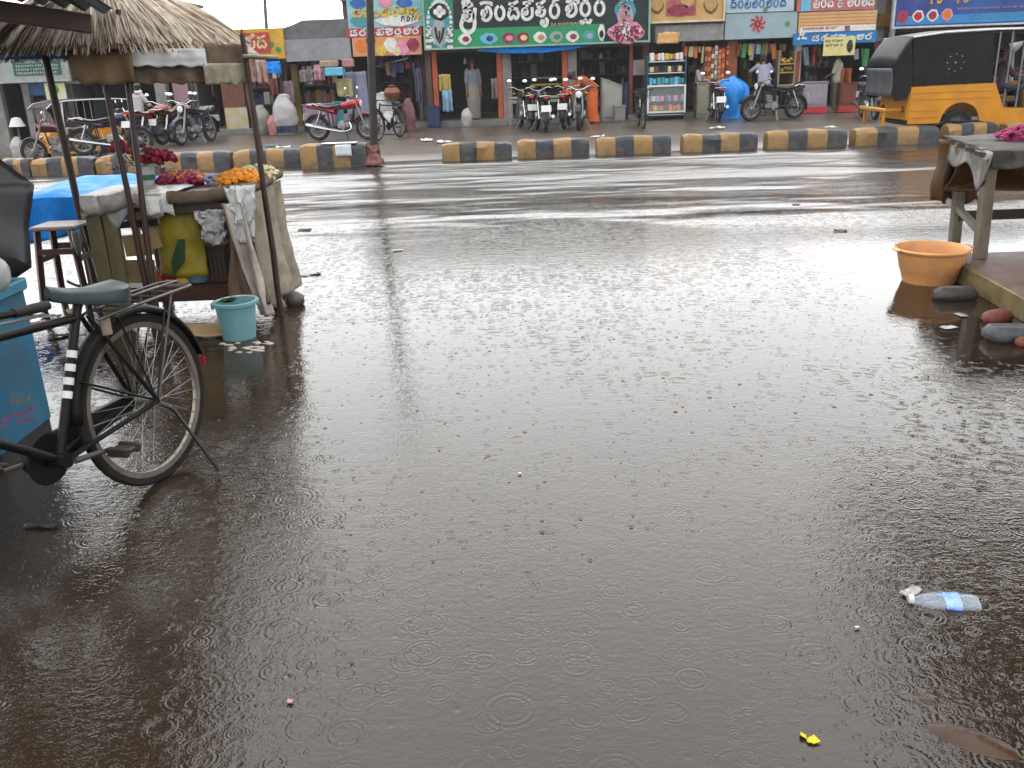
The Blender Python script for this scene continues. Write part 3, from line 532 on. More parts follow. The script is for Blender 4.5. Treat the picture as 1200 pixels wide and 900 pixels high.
# utility pole at the kerb
t = thing('street_pole', 'tall dark iron pole standing at the kerb', 'pole', (fx(438, 188, 16.2), 16.2, 0))
bx = t.location.x; tx = W(433, 0, 16.2).x; zz = W(433, 0, 16.2).z
def plx(z): return bx+(tx-bx)*z/zz
MB().tube([(bx, 16.2, -.1), (plx(2.6), 16.2, 2.6), (plx(5.5), 16.2, 5.5)], [.07, .066, .062], 14).build('shaft', M('pole_iron', (.022, .02, .022), .4, .3, 5, dirt=.35, dc=(.05, .025, .018)), t, True)
MB().lathe([(.08, 2.02), (.08, 2.1)], 14, (plx(2.05), 16.2, 0), cap=True).build('collar', M('pole_rust', (.05, .025, .018), .6), t, True)
MB().tube([(plx(5.3), 16.2, 5.3), (plx(5.3)+.9, 15.9, 5.5)], .03).build('lamp_arm', BLACK, t, True)
mb = MB(); mb.grid(lambda u, v: (bx-.0+(.085+.10*v*v+.07*nz3(u*9, v*6))*math.cos(2*math.pi*u), 16.2+(.09+.08*v*v+.05*nz3(u*9, v*6, 2))*math.sin(2*math.pi*u), .36-.33*v+.05*nz3(u*7, 1)), 20, 7)
tag(mb.build('cloth_rag', M('maroon_rag', '#5c2624', .6, .4, 8, .01, 30, c2='#8c6460'), solid=.006), 'reddish brown rag wrapped round the foot of the dark pole', 'rag')
# ================================================================== VEHICLES
def wheel(par, x, r, w_, tyre_m, rim_m, name='wheel', spokes=0, rim_r=.78, y=0, hub=.045, hubw=.1):
    T = Matrix.Translation((x, y, r))@Matrix.Rotation(math.pi/2, 4, 'X')
    mb = MB(T); k = w_/2
    mb.lathe([(r-w_*1.0, -k*.75), (r-w_*.35, -k), (r-w_*.05, -k*.55), (r, 0), (r-w_*.05, k*.55), (r-w_*.35, k), (r-w_*1.0, k*.75), (r-w_*1.05, 0), (r-w_*1.0, -k*.75)], 40)
    t = mb.build(name, tyre_m, par)
    rr = r-w_*1.0; mb = MB(T); q = k*.7; mb.lathe([(rr+.004, -q), (rr-.022, -q*.8), (rr-.014, 0), (rr-.022, q*.8), (rr+.004, q), (rr+.004, -q)], 40)
    if not spokes: pass
    mb.build('rim', rim_m, t)
    mb = MB(T); mb.lathe([(.012, -hubw), (hub*.6, -hubw*.8), (hub, -hubw*.7), (hub*.7, -hubw*.5), (hub*.7, hubw*.5), (hub, hubw*.7), (hub*.6, hubw*.8), (.012, hubw)], 14, cap=True)
    mb.build('hub', STEEL, t)
    n = spokes or 10; mb = MB(T); th = .0013 if spokes else .012
    for i in range(n):
        a = 2*math.pi*i/n; s = 1 if i % 2 else -1; o = (.32 if (i//2) % 2 else -.32) if spokes else 0
        mb.tube([(hub*.9*math.cos(a+o*3), hub*.9*math.sin(a+o*3), s*hubw*.62 if spokes else 0), (rr*math.cos(a), rr*math.sin(a), 0)], th, 4 if spokes else 6, cap=False)
    mb.build('spokes', rim_m if not spokes else M('spoke_steel', (.12, .115, .11), .35, .2, met=.8), t)
    return t
def motorbike(label, paint):
    t = thing('motorbike', label, 'motorbike', group='parked motorbikes')
    DK = M('engine_black', (.02, .02, .022), .4, .3, met=.3); SEAT = M('black_vinyl', (.014, .014, .016), .35)
    for x in (-.62, .66): wheel(t, x, .3, .085, RUBBER, STEEL, hub=.07)
    mb = MB()
    for s in (-1, 1): mb.tube([(.66, s*.085, .3), (.5, s*.085, .68), (.42, s*.075, .88)], [.026, .026, .02])
    mb.build('fork', STEEL, t)
    arcp = lambda x, r, a0, a1, hw: [[Vector((x+r*math.cos(rad(a0+(a1-a0)*i/12)), y, .3+r*math.sin(rad(a0+(a1-a0)*i/12))-abs(y)*.25)) for y in (-hw, -hw*.5, 0, hw*.5, hw)] for i in range(13)]
    def fender(name, x, a0, a1, m):
        R = arcp(x, .335, a0, a1, .065); mb = MB(); mb.add([p for r_ in R for p in r_], [(i*5+k, i*5+k+1, i*5+k+6, i*5+k+5) for i in range(12) for k in range(4)]); return mb.build(name, m, t, solid=.008)
    fender('front_fender', .66, 25, 150, paint); fender('rear_fender', -.62, 60, 195, BLACK)
    mb = MB()
    for s in (-1, 1): mb.tube([(.36, 0, .82), (.3, s*.05, .45), (.1, s*.09, .28), (-.25, s*.1, .32), (-.3, s*.1, .7)], .018); mb.tube([(-.1, s*.11, .34), (-.62, s*.11, .3)], [.022, .018]); mb.tube([(.36, s*.03, .8), (-.3, s*.1, .7), (-.75, s*.1, .76)], .016)
    mb.build('frame', DK, t)
    mb = MB(); mb.box((.1, 0, .36), (.34, .2, .2), b=.05); mb.box((.17, 0, .52), (.15, .16, .2), R=Matrix.Rotation(-.25, 3, 'Y'), b=.03)
    for k in range(5): mb.box((.18+.01*k, 0, .46+k*.035), (.2, .2, .012), R=Matrix.Rotation(-.25, 3, 'Y'))
    mb.lathe([(.0, -.14), (.1, -.135), (.11, -.1), (.11, .1), (.1, .135), (0, .14)], 16, (.05, 0, .34), RX90)
    mb.build('engine', M('engine_alloy', (.13, .13, .135), .4, .3, met=.6, dirt=.4), t)
    mb = MB(); rs = []
    for i in range(11):
        u = i/10; x = .44-.5*u; hw = .13*math.sin(math.pi*min(1, .18+u*.9))**.6*(1 if u < .5 else .85); zt = .93-.12*u+.03*math.sin(math.pi*u); zb = .72-.02*u
        rs.append([Vector((x, hw*math.cos(a)*(1 if math.sin(a) > 0 else .75), (zt+zb)/2+(zt-zb)/2*math.sin(a))) for a in [2*math.pi*k/14 for k in range(14)]])
    tk = mb.rings(rs).build('tank', paint, t); MB().lathe([(.03, 0), (.03, .02), (.02, .026)], 12, (.22, 0, .9), cap=True).build('filler_cap', CHROME, tk)
    mb = MB(); rs = []
    for i in range(13):
        u = i/12; x = .0-.72*u; hw = .09+.04*math.sin(math.pi*min(1, u*1.1)); z = .775+.05*u*u+.02*math.cos(u*7); th = .06-.02*u
        rs.append([Vector((x, hw*math.cos(a), z+th*.5*math.sin(a)+(.01 if math.sin(a) > 0 else 0))) for a in [2*math.pi*k/12 for k in range(12)]])
    mb.rings(rs).build('seat', SEAT, t)
    mb = MB(); rs = []
    for i in range(9):
        u = i/8; x = -.12-.72*u; hw = .12*(1-.55*u*u); z = .66+.15*u; th = .15-.09*u
        rs.append([Vector((x, hw*math.cos(a), z+th*.5*math.sin(a))) for a in [2*math.pi*k/10 for k in range(10)]])
    mb.rings(rs).build('tail_cowl', paint, t)
    MB().ball((-.85, 0, .79), .05, (.6, 1.3, .8)).build('tail_light', M('tail_red', (.3, .01, .012), .15), t)
    MB().box((-.93, 0, .56), (.012, .24, .15), R=Matrix.Rotation(.2, 3, 'Y'), b=.004).build('number_plate', M('plate_white', (.75, .75, .74), .3, .05), t, smooth=False)
    mb = MB()
    for s in (-1, 1): mb.tube([(-.78, s*.13, .83), (-.62, s*.14, .85), (-.5, s*.14, .8)], .013)
    mb.tube([(-.78, -.13, .83), (-.84, 0, .85), (-.78, .13, .83)], .013); mb.build('grab_rail', CHROME, t)
    hl = MB().lathe([(.0, -.09), (.06, -.08), (.085, -.03), (.09, .02), (.08, .035)], 18, (.5, 0, .84), RY90).build('headlight', paint, t); MB().lathe([(.0, .045), (.05, .042), (.08, .033)], 18, (.5, 0, .84), RY90).build('lens', M('lens_glass', (.75, .78, .8), .08, .05), hl)
    MB().tube(spline([(.28, -.36, .98), (.34, -.24, 1.02), (.4, -.08, .95), (.4, .08, .95), (.34, .24, 1.02), (.28, .36, .98)], 4), .012).build('handlebar', CHROME, t)
    for s in (-1, 1):
        MB().tube([(.28, s*.36, .98), (.34, s*.25, 1.015)], .018).build('grip', RUBBER, t)
        m_ = MB().tube([(.35, s*.22, 1.02), (.36, s*.26, 1.12), (.33, s*.3, 1.16)], .006).build('mirror_stalk', BLACK, t); MB().ball((.33, s*.33, 1.18), .048, (.25, 1.2, .75)).build('mirror', M('mirror_glass', (.75, .77, .8), .05, .02, met=.6), m_)
        MB().ball((.46, s*.19, .86), .03, (1, 1.2, 1)).build('indicator', M('amber', (.5, .2, .02), .2), t); MB().tube([(-.62, s*.13, .32), (-.45, s*.13, .7)], .024).build('shock_absorber', CHROME, t)
        MB().tube([(.02, s*.1, .28), (.02, s*.24, .28)], .014).build('foot_peg', RUBBER, t)
    mb = MB(); mb.tube(spline([(.24, -.08, .42), (.3, -.14, .28), (.1, -.17, .22), (-.25, -.17, .27), (-.85, -.17, .38)], 4), [.02]*9+[.032]*4+[.045]*3+[.042]); mb.build('exhaust', CHROME, t)
    MB().tube([(.0, .12, .25), (.03, .26, .0)], .012).build('side_stand', STEEL, t)
    return t
BIKEM = {k: M('bike_'+k, c, .25, .15, 3) for k, c in dict(black='#101114', red='#a3121c', maroon='#4a1220', purple='#3d2347', blue='#1b2340').items()}
def at_base(px, py): p = G(px, py); return p
def put(px, Y): x = W(px, 150, Y).x; return (x, Y, pave_z(x, Y)+.012)
# heading: 0 = to the right, 90 = away from the camera, 180 = to the left, 270 = towards the camera
mb0 = motorbike('black motorbike facing left with a bare front wheel, in front of the snack shop', BIKEM['black'])
x, y, z = put(905, 24.0); mb0.matrix_basis = Matrix.Translation((x, y, z))@Matrix.Rotation(rad(196), 4, 'Z')
MG = 'parked motorbikes'
def bike(px, Y, hd, label, col): 
    sw = {n: BIKEM[col] for n in ('front_fender', 'tank', 'tail_cowl', 'headlight')}
    return dup(mb0, put(px, Y), rad(hd), label, MG, sw)
bike(401, 22.2, -16, 'bright red motorbike facing right behind the poster-covered kerb block', 'red')
bike(70, 22.8, 205, 'maroon motorbike facing left at far left, beside the old auto rickshaw', 'maroon')
bike(127, 22.0, 10, 'purple motorbike with a long chrome exhaust in front of the old auto rickshaw', 'purple')
bike(180, 22.8, 70, 'dark red motorbike seen from behind near the person in white', 'red')
bike(206, 23.4, 75, 'motorbike with red tail light and white plate by the column of the dark shop', 'maroon')
bike(229, 23.0, 255, 'dark blue motorbike parked facing the road beside the dark shop', 'blue')
bike(616, 24.0, 100, 'leftmost motorbike of the row under the green signboard, plate facing the road', 'black')
bike(634, 23.0, 96, 'nearest black motorbike of the row under the green signboard, tail to the road', 'black')
bike(664, 23.8, 80, 'black motorbike with red tail beside the orange column, tail to the road', 'red')
bike(680, 23.2, 262, 'dark motorbike facing the road beside the bending woman in orange', 'black')
bike(838, 24.6, 85, 'dark motorbike with white plate just left of the bright blue plastic sheet', 'black')
bike(1016, 23.0, 262, 'motorbike facing the road just left of the yellow auto rickshaw', 'maroon')
# ---- auto rickshaws
def auto_rickshaw(label):
    t = thing('auto_rickshaw', label, 'auto rickshaw', group='auto rickshaws')
    Y_ = M('auto_yellow', '#cf8a1c', .32, .14, 2.5, dirt=.3, dc=(.16, .09, .03)); CAN = M('black_canvas', (.012, .011, .012), .6, .4, 5, .01, 50, spec=.06, dirt=.3); GR = M('grey_canvas', '#4e5056', .4, .2, 6, dirt=.3)
    hw = .7
    # lower body: side skin with a round wheel arch, ribbed
    for s in (-1, 1):
        poly = [(0, .42), (0, 1.02), (1.55, 1.04), (1.72, .62), (2.35, .6), (2.4, 1.04), (2.62, 1.04), (2.62, .36), (1.95, .3)]
        arch = [(.95+.36*math.cos(rad(a)), .36+.36*math.sin(rad(a))) for a in range(10, 175, 15)]
        poly = [(0, .36), (0, 1.02), (1.52, 1.04), (1.72, .6), (2.3, .58), (2.34, 1.02), (2.62, 1.02), (2.62, .3), (1.75, .28), (1.32, .38)]+arch[1:]+[(.58, .36)]
        sd_ = MB().prism(poly, s*hw-.02, s*hw+.02).build('side_panel', Y_, t, smooth=False)
        mb = MB()
        for k, z in enumerate((.92, .8)): mb.box((.78, s*(hw+.022), z), (1.46, .014, .022))
        mb.box((.28, s*(hw+.022), .6), (.5, .014, .022)); mb.box((.28, s*(hw+.022), .48), (.5, .014, .022)); mb.box((1.98, s*(hw+.022), .34), (.6, .014, .02)); mb.build('rib', Y_, sd_, smooth=False)
    rp = MB().box((-.005, 0, .72), (.04, 1.38, .6), b=.012).build('rear_panel', Y_, t)
    for s in (-1, 1): MB().lathe([(.0, .03), (.05, .028), (.055, 0)], 12, (-.03, s*.5, .62), Matrix.Rotation(-math.pi/2, 3, 'Y')).build('tail_light', M('tail_red', (.3, .01, .012)), rp)
    MB().box((-.42, 0, .62), (.05, 1.36, .07), b=.015).build('rear_bumper', Y_, t)
    mb = MB()
    for s in (-1, 1): mb.box((-.2, s*.5, .62), (.4, .05, .05)); mb.box((-.38, s*.5, .45), (.05, .05, .3))
    mb.build('bumper_bracket', Y_, t)
    MB().box((1.3, 0, .36), (2.55, 1.34, .06)).build('floor', BLACK, t)
    # canvas: rear slope, side curtains, roof
    sec = [(-.36, 1.40), (-.28, 1.58), (-.17, 1.76), (-.06, 1.91), (.5, 1.97), (1.4, 1.99), (2.3, 1.98), (2.75, 1.91), (2.95, 1.76)]
    mb = MB(); nn = len(sec)
    mb.add([(x_, y_*hw*1.0, z-.04*abs(y_)**3) for x_, z in sec for y_ in (-1.03, -.9, -.5, 0, .5, .9, 1.03)], [(i*7+k, i*7+k+1, i*7+k+8, i*7+k+7) for i in range(nn-1) for k in range(6)])
    rf = mb.build('roof', M('roof_vinyl', '#2c2c31', .45, .25, 5, dirt=.3, spec=.08), t, solid=.025)
    for s in (-1, 1):
        MB().tube([(x_, s*hw*1.03, z-.03) for x_, z in sec[3:]], .018).build('roof_piping', PLAST_W, rf)
        MB().prism([(.04, 1.03), (-.05, 1.83), (.4, 1.9), (1.4, 1.92), (1.42, 1.05)], s*hw-.012, s*hw+.012).build('side_curtain', CAN, t, smooth=False)
        MB().prism([(-.28, .78), (-.35, 1.34), (-.27, 1.52), (-.17, 1.69), (-.08, 1.8), (.03, 1.04), (-.08, .8)], s*hw-.012, s*hw+.01).build('rear_flap', CAN, t, smooth=False)
        mb = MB()
        for k in range(8): mb.disc((.75+.15*math.cos(k*math.pi/4), s*(hw+.016), 1.42+.15*math.sin(k*math.pi/4)), .013, RX90, 6)
        mb.disc((.75, s*(hw+.016), 1.42), .018, RX90, 6); mb.build('stud_pattern', PAL['grey'], t, smooth=False)
        for x_ in (1.5, 1.72, 1.95): MB().tube([(x_, s*hw, .6 if x_ > 1.6 else 1.03), (x_, s*hw, 1.92)], .016).build('door_bar', STEEL, t)
        MB().tube([(2.5, s*hw, 1.02), (2.42, s*hw, 1.9)], .035).build('front_pillar', PLAST_W, t)
        wh = wheel(t, .95, .3, .13, RUBBER, STEEL, y=s*.58, hub=.08)
    MB().grid(lambda u, v: (-.37+.04*math.sin(v*3)-.01*math.sin(u*20), -.68+1.36*u, 1.36-.5*v), 10, 6).build('rear_curtain', GR, t, solid=.012)
    st_ = MB().box((.55, 0, .78), (.5, 1.2, .12), b=.03); st_.box((.3, 0, 1.1), (.12, 1.2, .5), b=.03); st_.build('bench_seat', M('seat_maroon', '#3c1a22', .5), t)
    st_ = MB().box((1.95, 0, .72), (.4, .6, .12), b=.03); st_.box((1.72, 0, .95), (.08, .6, .4), b=.03); st_.build('driver_seat', M('seat_cover', '#6b5140', .6), t)
    MB().grid(lambda u, v: (1.62+.7*u, -hw-.01-.02*math.sin(9*u), 1.05-.1*v-.05*math.sin(3*u)), 8, 3).build('door_cloth', M('navy_cloth', '#20263a', .6), t, solid=.012)
    MB().prism([(2.62, .35), (2.62, 1.05), (2.8, 1.02), (2.98, .8), (2.95, .35)], -.45, .45).build('front_cowl', Y_, t, smooth=False)
    MB().add([(2.66, -.66, 1.04), (2.66, .66, 1.04), (2.86, .62, 1.74), (2.86, -.62, 1.74)], [(0, 1, 2, 3)]).build('windscreen', GLASS, t, solid=.008)
    wheel(t, 3.05, .27, .12, RUBBER, STEEL, hub=.07); MB().lathe([(0, .03), (.07, .025), (.08, -.03), (.03, -.08)], 14, (3.0, 0, .85), RY90).build('headlight', CHROME, t)
    MB().add([(3.05+.32*math.cos(a), y_, .28+.32*math.sin(a)) for a in [rad(20+14*i) for i in range(11)] for y_ in (-.09, .09)], [(2*i, 2*i+1, 2*i+3, 2*i+2) for i in range(10)]).build('front_fender', BLACK, t, solid=.012)
    MB().tube([(2.9, 0, .5), (2.68, 0, 1.0), (2.5, 0, 1.12)], .02).build('steering_column', BLACK, t); MB().tube([(2.42, -.3, 1.12), (2.5, 0, 1.14), (2.42, .3, 1.12)], .016).build('handlebar', BLACK, t)
    return t
AR = auto_rickshaw('large yellow auto rickshaw with black canvas top standing behind the kerb at right')
AX = W(1063, 160, 17.3).x; AR.matrix_basis = Matrix.Translation((AX, 18.0, -.06))@Matrix.Rotation(rad(-2), 4, 'Z')
dup(AR, (W(150, 150, 26.2).x, 26.2, -.42), rad(228), 'old auto rickshaw with yellow body and dark canvas at left, beside the maroon motorbike', 'auto rickshaws', s=.80)
# ---- roadster bicycle
def bicycle(label):
    t = thing('bicycle', label, 'bicycle', group='roadster bicycles')
    F = M('bike_enamel', (.008, .008, .009), .35, .3, 6, dirt=.3, dc=(.04, .028, .02), spec=.07)
    DST = M('dark_steel', (.04, .038, .036), .35, .3, met=.6, dirt=.4)
    HUBR, HUBF, BB = Vector((0, 0, .345)), Vector((1.14, 0, .345)), Vector((.46, 0, .285)); SL = Vector((.222, 0, .775)); HT, HB = Vector((.915, 0, .83)), Vector((.985, 0, .62))
    for c, nm in ((HUBR, 'rear_wheel'), (HUBF, 'front_wheel')): wheel(t, c.x, .345, .033, M('tyre_tan', (.022, .019, .016), .7, .3, dirt=.4, dc=(.045, .035, .025), spec=.05), M('worn_rim', (.12, .108, .09), .35, .35, met=.8, dirt=.4), nm, spokes=36, hub=.022, hubw=.05)
    mb = MB(); mb.tube([SL+Vector((0, 0, -.03)), HT+Vector((-.012, 0, -.04))], .0155, 10); mb.tube([BB, HB+Vector((-.01, 0, .03))], .0165, 10); mb.tube([BB, SL+Vector((-.01, 0, .03))], .0165, 10); mb.tube([HB, HT], .02, 10)
    mb.tube([BB+Vector((0, -.04, 0)), BB+Vector((0, .04, 0))], .028, 12); mb.build('frame', F, t)
    mb = MB()
    for k in range(4):
        e = SL+Vector((-.01, 0, .03)); a = BB.lerp(e, .38+.085*k); b = BB.lerp(e, .38+.085*k+.045); mb.tube([a, b], .0185, 10)
    mb.build('white_bands', WHITE, t)
    mb = MB()
    for s in (-1, 1): mb.tube([BB+Vector((0, s*.03, 0)), HUBR+Vector((0, s*.062, 0))], .010); mb.tube([SL+Vector((-.02, s*.016, -.03)), HUBR+Vector((0, s*.062, 0))], .009)
    mb.build('rear_stays', F, t)
    mb = MB()
    for s in (-1, 1): mb.tube(spline([HB+Vector((.005, s*.05, -.01)), Vector((1.06, s*.055, .48)), HUBF+Vector((0, s*.055, 0))], 5), .011)
    mb.box(HB+Vector((.002, 0, -.012)), (.05, .12, .03)); mb.build('fork', F, t)
    def fender(name, c, r, a0, a1, hw=.03):
        n = 22; vs = []
        for i in range(n+1):
            a = rad(a0+(a1-a0)*i/n)
            for q, dr in ((-hw, -.022), (-hw*.75, -.004), (0, .006), (hw*.75, -.004), (hw, -.022)): vs.append((c.x+(r+dr)*math.cos(a), q, c.z+(r+dr)*math.sin(a)))
        return MB().add(vs, [(i*5+k, i*5+k+1, i*5+k+6, i*5+k+5) for i in range(n) for k in range(4)]).build(name, F, t, solid=.003)
    rf = fender('rear_fender', HUBR, .372, 5, 168); fender('front_fender', HUBF, .372, 40, 205)
    MB().box((-.372, 0, .395), (.012, .03, .04), b=.004).build('reflector', M('tail_red', (.3, .01, .012)), rf)
    mb = MB()
    for a in (78, 30, 118):
        for s in (-1, 1): mb.tube([(.37*math.cos(rad(a)), s*.03, .345+.37*math.sin(rad(a))), (0, s*.06, .345)], .0045, 6)
    mb.build('fender_stays', F, t)
    # carrier with sprung rails and cross bars
    mb = MB(); z = .735
    for s in (-1, 1): mb.tube([(.2, s*.05, z-.01), (.12, s*.07, z), (-.28, s*.075, z+.005), (-.33, s*.05, z)], .006); mb.tube([(-.18, s*.075, z), (0, s*.066, .345)], .0045); 
    for k in range(6): mb.tube([(.1-.08*k, -.075, z), (.1-.08*k, .075, z)], .004, 6)
    mb.tube([(-.33, -.05, z), (-.33, .05, z)], .006)
    for q in (-.03, .03): mb.tube([(.12, q, z+.03), (-.24, q, z+.03), (-.3, q*.4, z+.025)], .005, 6)
    mb.build('carrier', DST, t)
    MB().tube([SL, Vector((.20, 0, .80))], .0125).build('seat_post', CHROME, t)
    rs = []
    for i in range(13):
        u = i/12; x = .035+.30*u; hw = (.108 if u < .25 else .108-.078*min(1, (u-.25)/.45)) if u < .7 else .03; hw *= (.75+.25*min(1, u*8)) if u < .125 else (1 if u < .9 else 1-.5*(u-.9)/.1)
        zt = .83+.045*u-.018*math.sin(u*3); dz = .055-.028*u
        rs.append([Vector((x, hw*math.cos(a), zt-(dz if math.sin(a) < -.1 else 0)+(.012*math.sin(a) if math.sin(a) > 0 else 0)-(.012*abs(math.cos(a))))) for a in [2*math.pi*k/16 for k in range(16)]])
    sd_ = MB().rings(rs).build('saddle', M('saddle_vinyl', '#26363a', .3, .2, 8), t, ang=60)
    mb = MB()
    for s in (-1, 1):
        mb.tube([(.06+.03*math.cos(i*.9), s*.055+.02*math.sin(i*.9), .79-.007*i) for i in range(9)], .004, 5); mb.tube([(.07, s*.05, .755), (.2, s*.015, .79), (.32, 0, .835)], .005, 6)
    mb.build('saddle_springs', STEEL, t)
    MB().tube([HT, Vector((.9, 0, .885)), Vector((.905, 0, .895))], .0125).build('stem', CHROME, t)
    MB().tube(spline([(.62, -.25, .88), (.72, -.25, .885), (.84, -.2, .895), (.9, -.08, .895), (.905, 0, .895), (.9, .08, .895), (.84, .2, .895), (.72, .25, .885), (.62, .25, .88)], 4), .011, 8).build('handlebar', F, t)
    for s in (-1, 1):
        MB().tube([(.57, s*.25, .877), (.6, s*.25, .878), (.7, s*.25, .884)], [.015, .0165, .0155], 10).build('grip', RUBBER, t)
        MB().tube(spline([(.58, s*.235, .85), (.68, s*.235, .855), (.84, s*.18, .865), (.9, s*.05, .865)], 4), .005, 6).build('brake_rod', STEEL, t)
    # chain wheel, cover, cranks, pedals
    MB().lathe([(.03, -.004), (.09, -.004), (.095, 0), (.09, .004), (.03, .004)], 30, BB+Vector((0, -.05, 0)), RX90).build('chain_wheel', F, t)
    mb = MB(); P = [(.555, .285), (.53, .345), (.46, .365), (.2, .37), (-.02, .375), (-.045, .345), (-.02, .32), (.2, .28), (.4, .22), (.51, .225)]; mb.prism(P, -.075, -.055); mb.build('chain_cover', F, t, smooth=False)
    for s, ang in ((1, -172), (-1, 8)):
        e = BB+Vector((.17*math.cos(rad(ang)), s*.075, .17*math.sin(rad(ang)))); cr_ = MB().tube([BB+Vector((0, s*.07, 0)), e], [.012, .009], 8).build('crank', DST, t)
        pb = MB().box(e+Vector((0, s*.055, 0)), (.07, .085, .022), b=.006); pb.box(e+Vector((.03, s*.055, 0)), (.02, .094, .034), b=.004); pb.box(e+Vector((-.03, s*.055, 0)), (.02, .094, .034), b=.004); pb.build('pedal', M('pedal_rubber', (.03, .024, .018), .5), t)
    MB().tube([(0, .07, .33), (-.03, .1, .3), (-.1, .2, .005)], .007).build('side_stand', BLACK, t)
    db = MB().tube([(.15, .035, .66), (.15, .035, .72)], [.02, .023], 12).build('dynamo_lamp', M('lamp_dirty', '#8a7a6c', .3, .3, 20), t)
    return t
BY = bicycle('black roadster bicycle on its stand in flood water beside the blue metal box')
hub = W(176, 474, 3.36)
BY.matrix_basis = Matrix.Translation((hub.x, 3.36, 0.0))@Matrix.Rotation(rad(180+70), 4, 'Z')@Matrix.Rotation(rad(3), 4, 'X')
BG = 'roadster bicycles'
b2 = dup(BY, put(748, 23.5), rad(268), 'upright bicycle with a wire basket parked facing the road, left of the glass showcase', BG)
mb = MB()
for i in range(5): mb.box((1.07, 0, .72+.05*i), (.24-.02*(4-i), .32-.02*(4-i), .008))
for i in range(9): mb.tube([(1.17, -.15+.0375*i, .7), (1.19, -.16+.04*i, .93)], .005, 5)
mb.build('basket', BLACK, b2)
dup(BY, put(468, 22.6), rad(250), 'bicycle loaded with goods beside the white sacks, right of the dark pole', BG)
# ================================================================== FLOWER STALL, LEFT
SX0, SX1, SY0, SY1, ST = -2.66, -1.72, 5.82, 6.75, .85
t = FS = thing('flower_stall', 'ramshackle wooden flower stall with rolled cloth edges and sackcloth side', 'stall', (-2.2, 6.3, 0))
B = lambda mb, n, m, **k: mb.build(n, m, FS, True, **k)
for k in range(5):
    a = SY0+(SY1-SY0)*k/5; B(MB().box(((SX0+SX1)/2+random.uniform(-.02, .02), a+.09, ST-.02), (SX1-SX0, .175, .035), b=.006), 'top_plank', DWOOD, smooth=False)
for x, y in ((SX0+.06, SY0+.06), (SX1-.06, SY0+.06), (SX0+.06, SY1-.06), (SX1-.06, SY1-.06)): B(MB().box((x, y, .405), (.07, .07, .81), b=.008), 'leg', DWOOD, smooth=False)
B(MB().box(((SX0+SX1)/2+.05, SY0+.01, .2), (SX1-SX0-.05, .045, .085), b=.008), 'shelf_beam', M('red_brown_beam', '#3d2014', .35, .35, 6, dirt=.4, st=(.3, 1, 1)), smooth=False)
B(MB().box(((SX0+SX1)/2, (SY0+SY1)/2+.04, .225), (SX1-SX0-.06, SY1-SY0-.1, .03)), 'shelf_board', DWOOD, smooth=False)
B(MB().box(((SX0+SX1)/2, SY1-.02, .5), (SX1-SX0-.15, .02, .56)), 'back_board', DWOOD, smooth=False)
B(MB().box(((SX0+SX1)/2, SY0+.02, .765), (SX1-SX0-.15, .04, .07), b=.006), 'top_rail', DWOOD, smooth=False)
PLK = M('weathered_plank', '#6f6548', .5, .3, 6, .01, 40, st=(1, 1, .2), dirt=.45, dc=(.05, .045, .03)); CARD = M('cardboard', '#8f7a52', .6, .2, 5, dirt=.4)
a, b = W(111, 300, SY0).x, W(146, 300, SY0).x
for k in range(2): B(MB().box((a+(b-a)*(.25+.5*k), SY0-.02+.008*k, .40), ((b-a)*.48, .025, .72), R=Matrix.Rotation(.02*(k-.4), 3, 'Y'), b=.004), 'front_plank', PLK, smooth=False)
for (p0, p1, q0, q1, nm, rot) in ((150, 186, 248, 262, 'cardboard_strip', .06), (148, 176, 274, 300, 'cardboard_sheet', -.05), (150, 180, 304, 332, 'cardboard_sheet', .03), (172, 183, 262, 292, 'cardboard_strip', -.25)):
    c0, c1 = W(p0, q1, SY0), W(p1, q0, SY0); B(MB().box(((c0.x+c1.x)/2, SY0-.005+random.uniform(0, .015), (c0.z+c1.z)/2), (c1.x-c0.x, .012, c1.z-c0.z), R=Matrix.Rotation(rot, 3, 'Y')), nm, CARD, smooth=False)
B(MB().box((W(158, 262, SY0).x, SY0-.005, W(158, 262, SY0).z), (.3, .03, .045), R=Matrix.Rotation(-.04, 3, 'Y')), 'cross_slat', BLACK, smooth=False)
# cloth over the top edges
WET = M('wet_white_cloth', '#f0efec', .35, .2, 12, .01, 60, dirt=.45, dc=(.12, .10, .085))
def edge_cloth(x0, x1, drop, amp, seed, yb=.45): 
    def fn(u, v):
        x = x0+(x1-x0)*u; L = v*(yb+drop)
        if L < yb: y, z = SY0+yb-L-.03, ST+.012+.012*abs(nz3(x*8, L*8, seed))+.02*math.sin(math.pi*min(1, L/yb))*.3
        else: y, z = SY0-.035-.02*math.sin(x*23+seed)*min(1, (L-yb)*8), ST+.005-(L-yb)*(1+amp*nz3(x*7, seed))
        return (x, y, z)
    return MB().grid(fn, 40, 22)
B(edge_cloth(SX0+.36, SX1-.40, .12, .9, 3), 'white_cloth', WET, solid=.008); B(edge_cloth(SX0-.04, SX0+.48, .13, .8, 7, .6), 'grey_cloth', M('grey_wet_cloth', '#b5b0ab', .35, .3, 10, .01, 50, dirt=.5), solid=.008)
def roll(p0, p1, r, m, nm, seed=0, n=14):
    p0, p1 = Vector(p0), Vector(p1); pts = [p0.lerp(p1, i/n)+Vector((0, .008*nz3(i, seed), .012*nz3(i*.7, seed, 4)-.02*math.sin(math.pi*i/n))) for i in range(n+1)]
    return B(MB().tube(pts, [r*(1+.18*nz3(i*.9, seed, 9)) for i in range(n+1)], 14), nm, m)
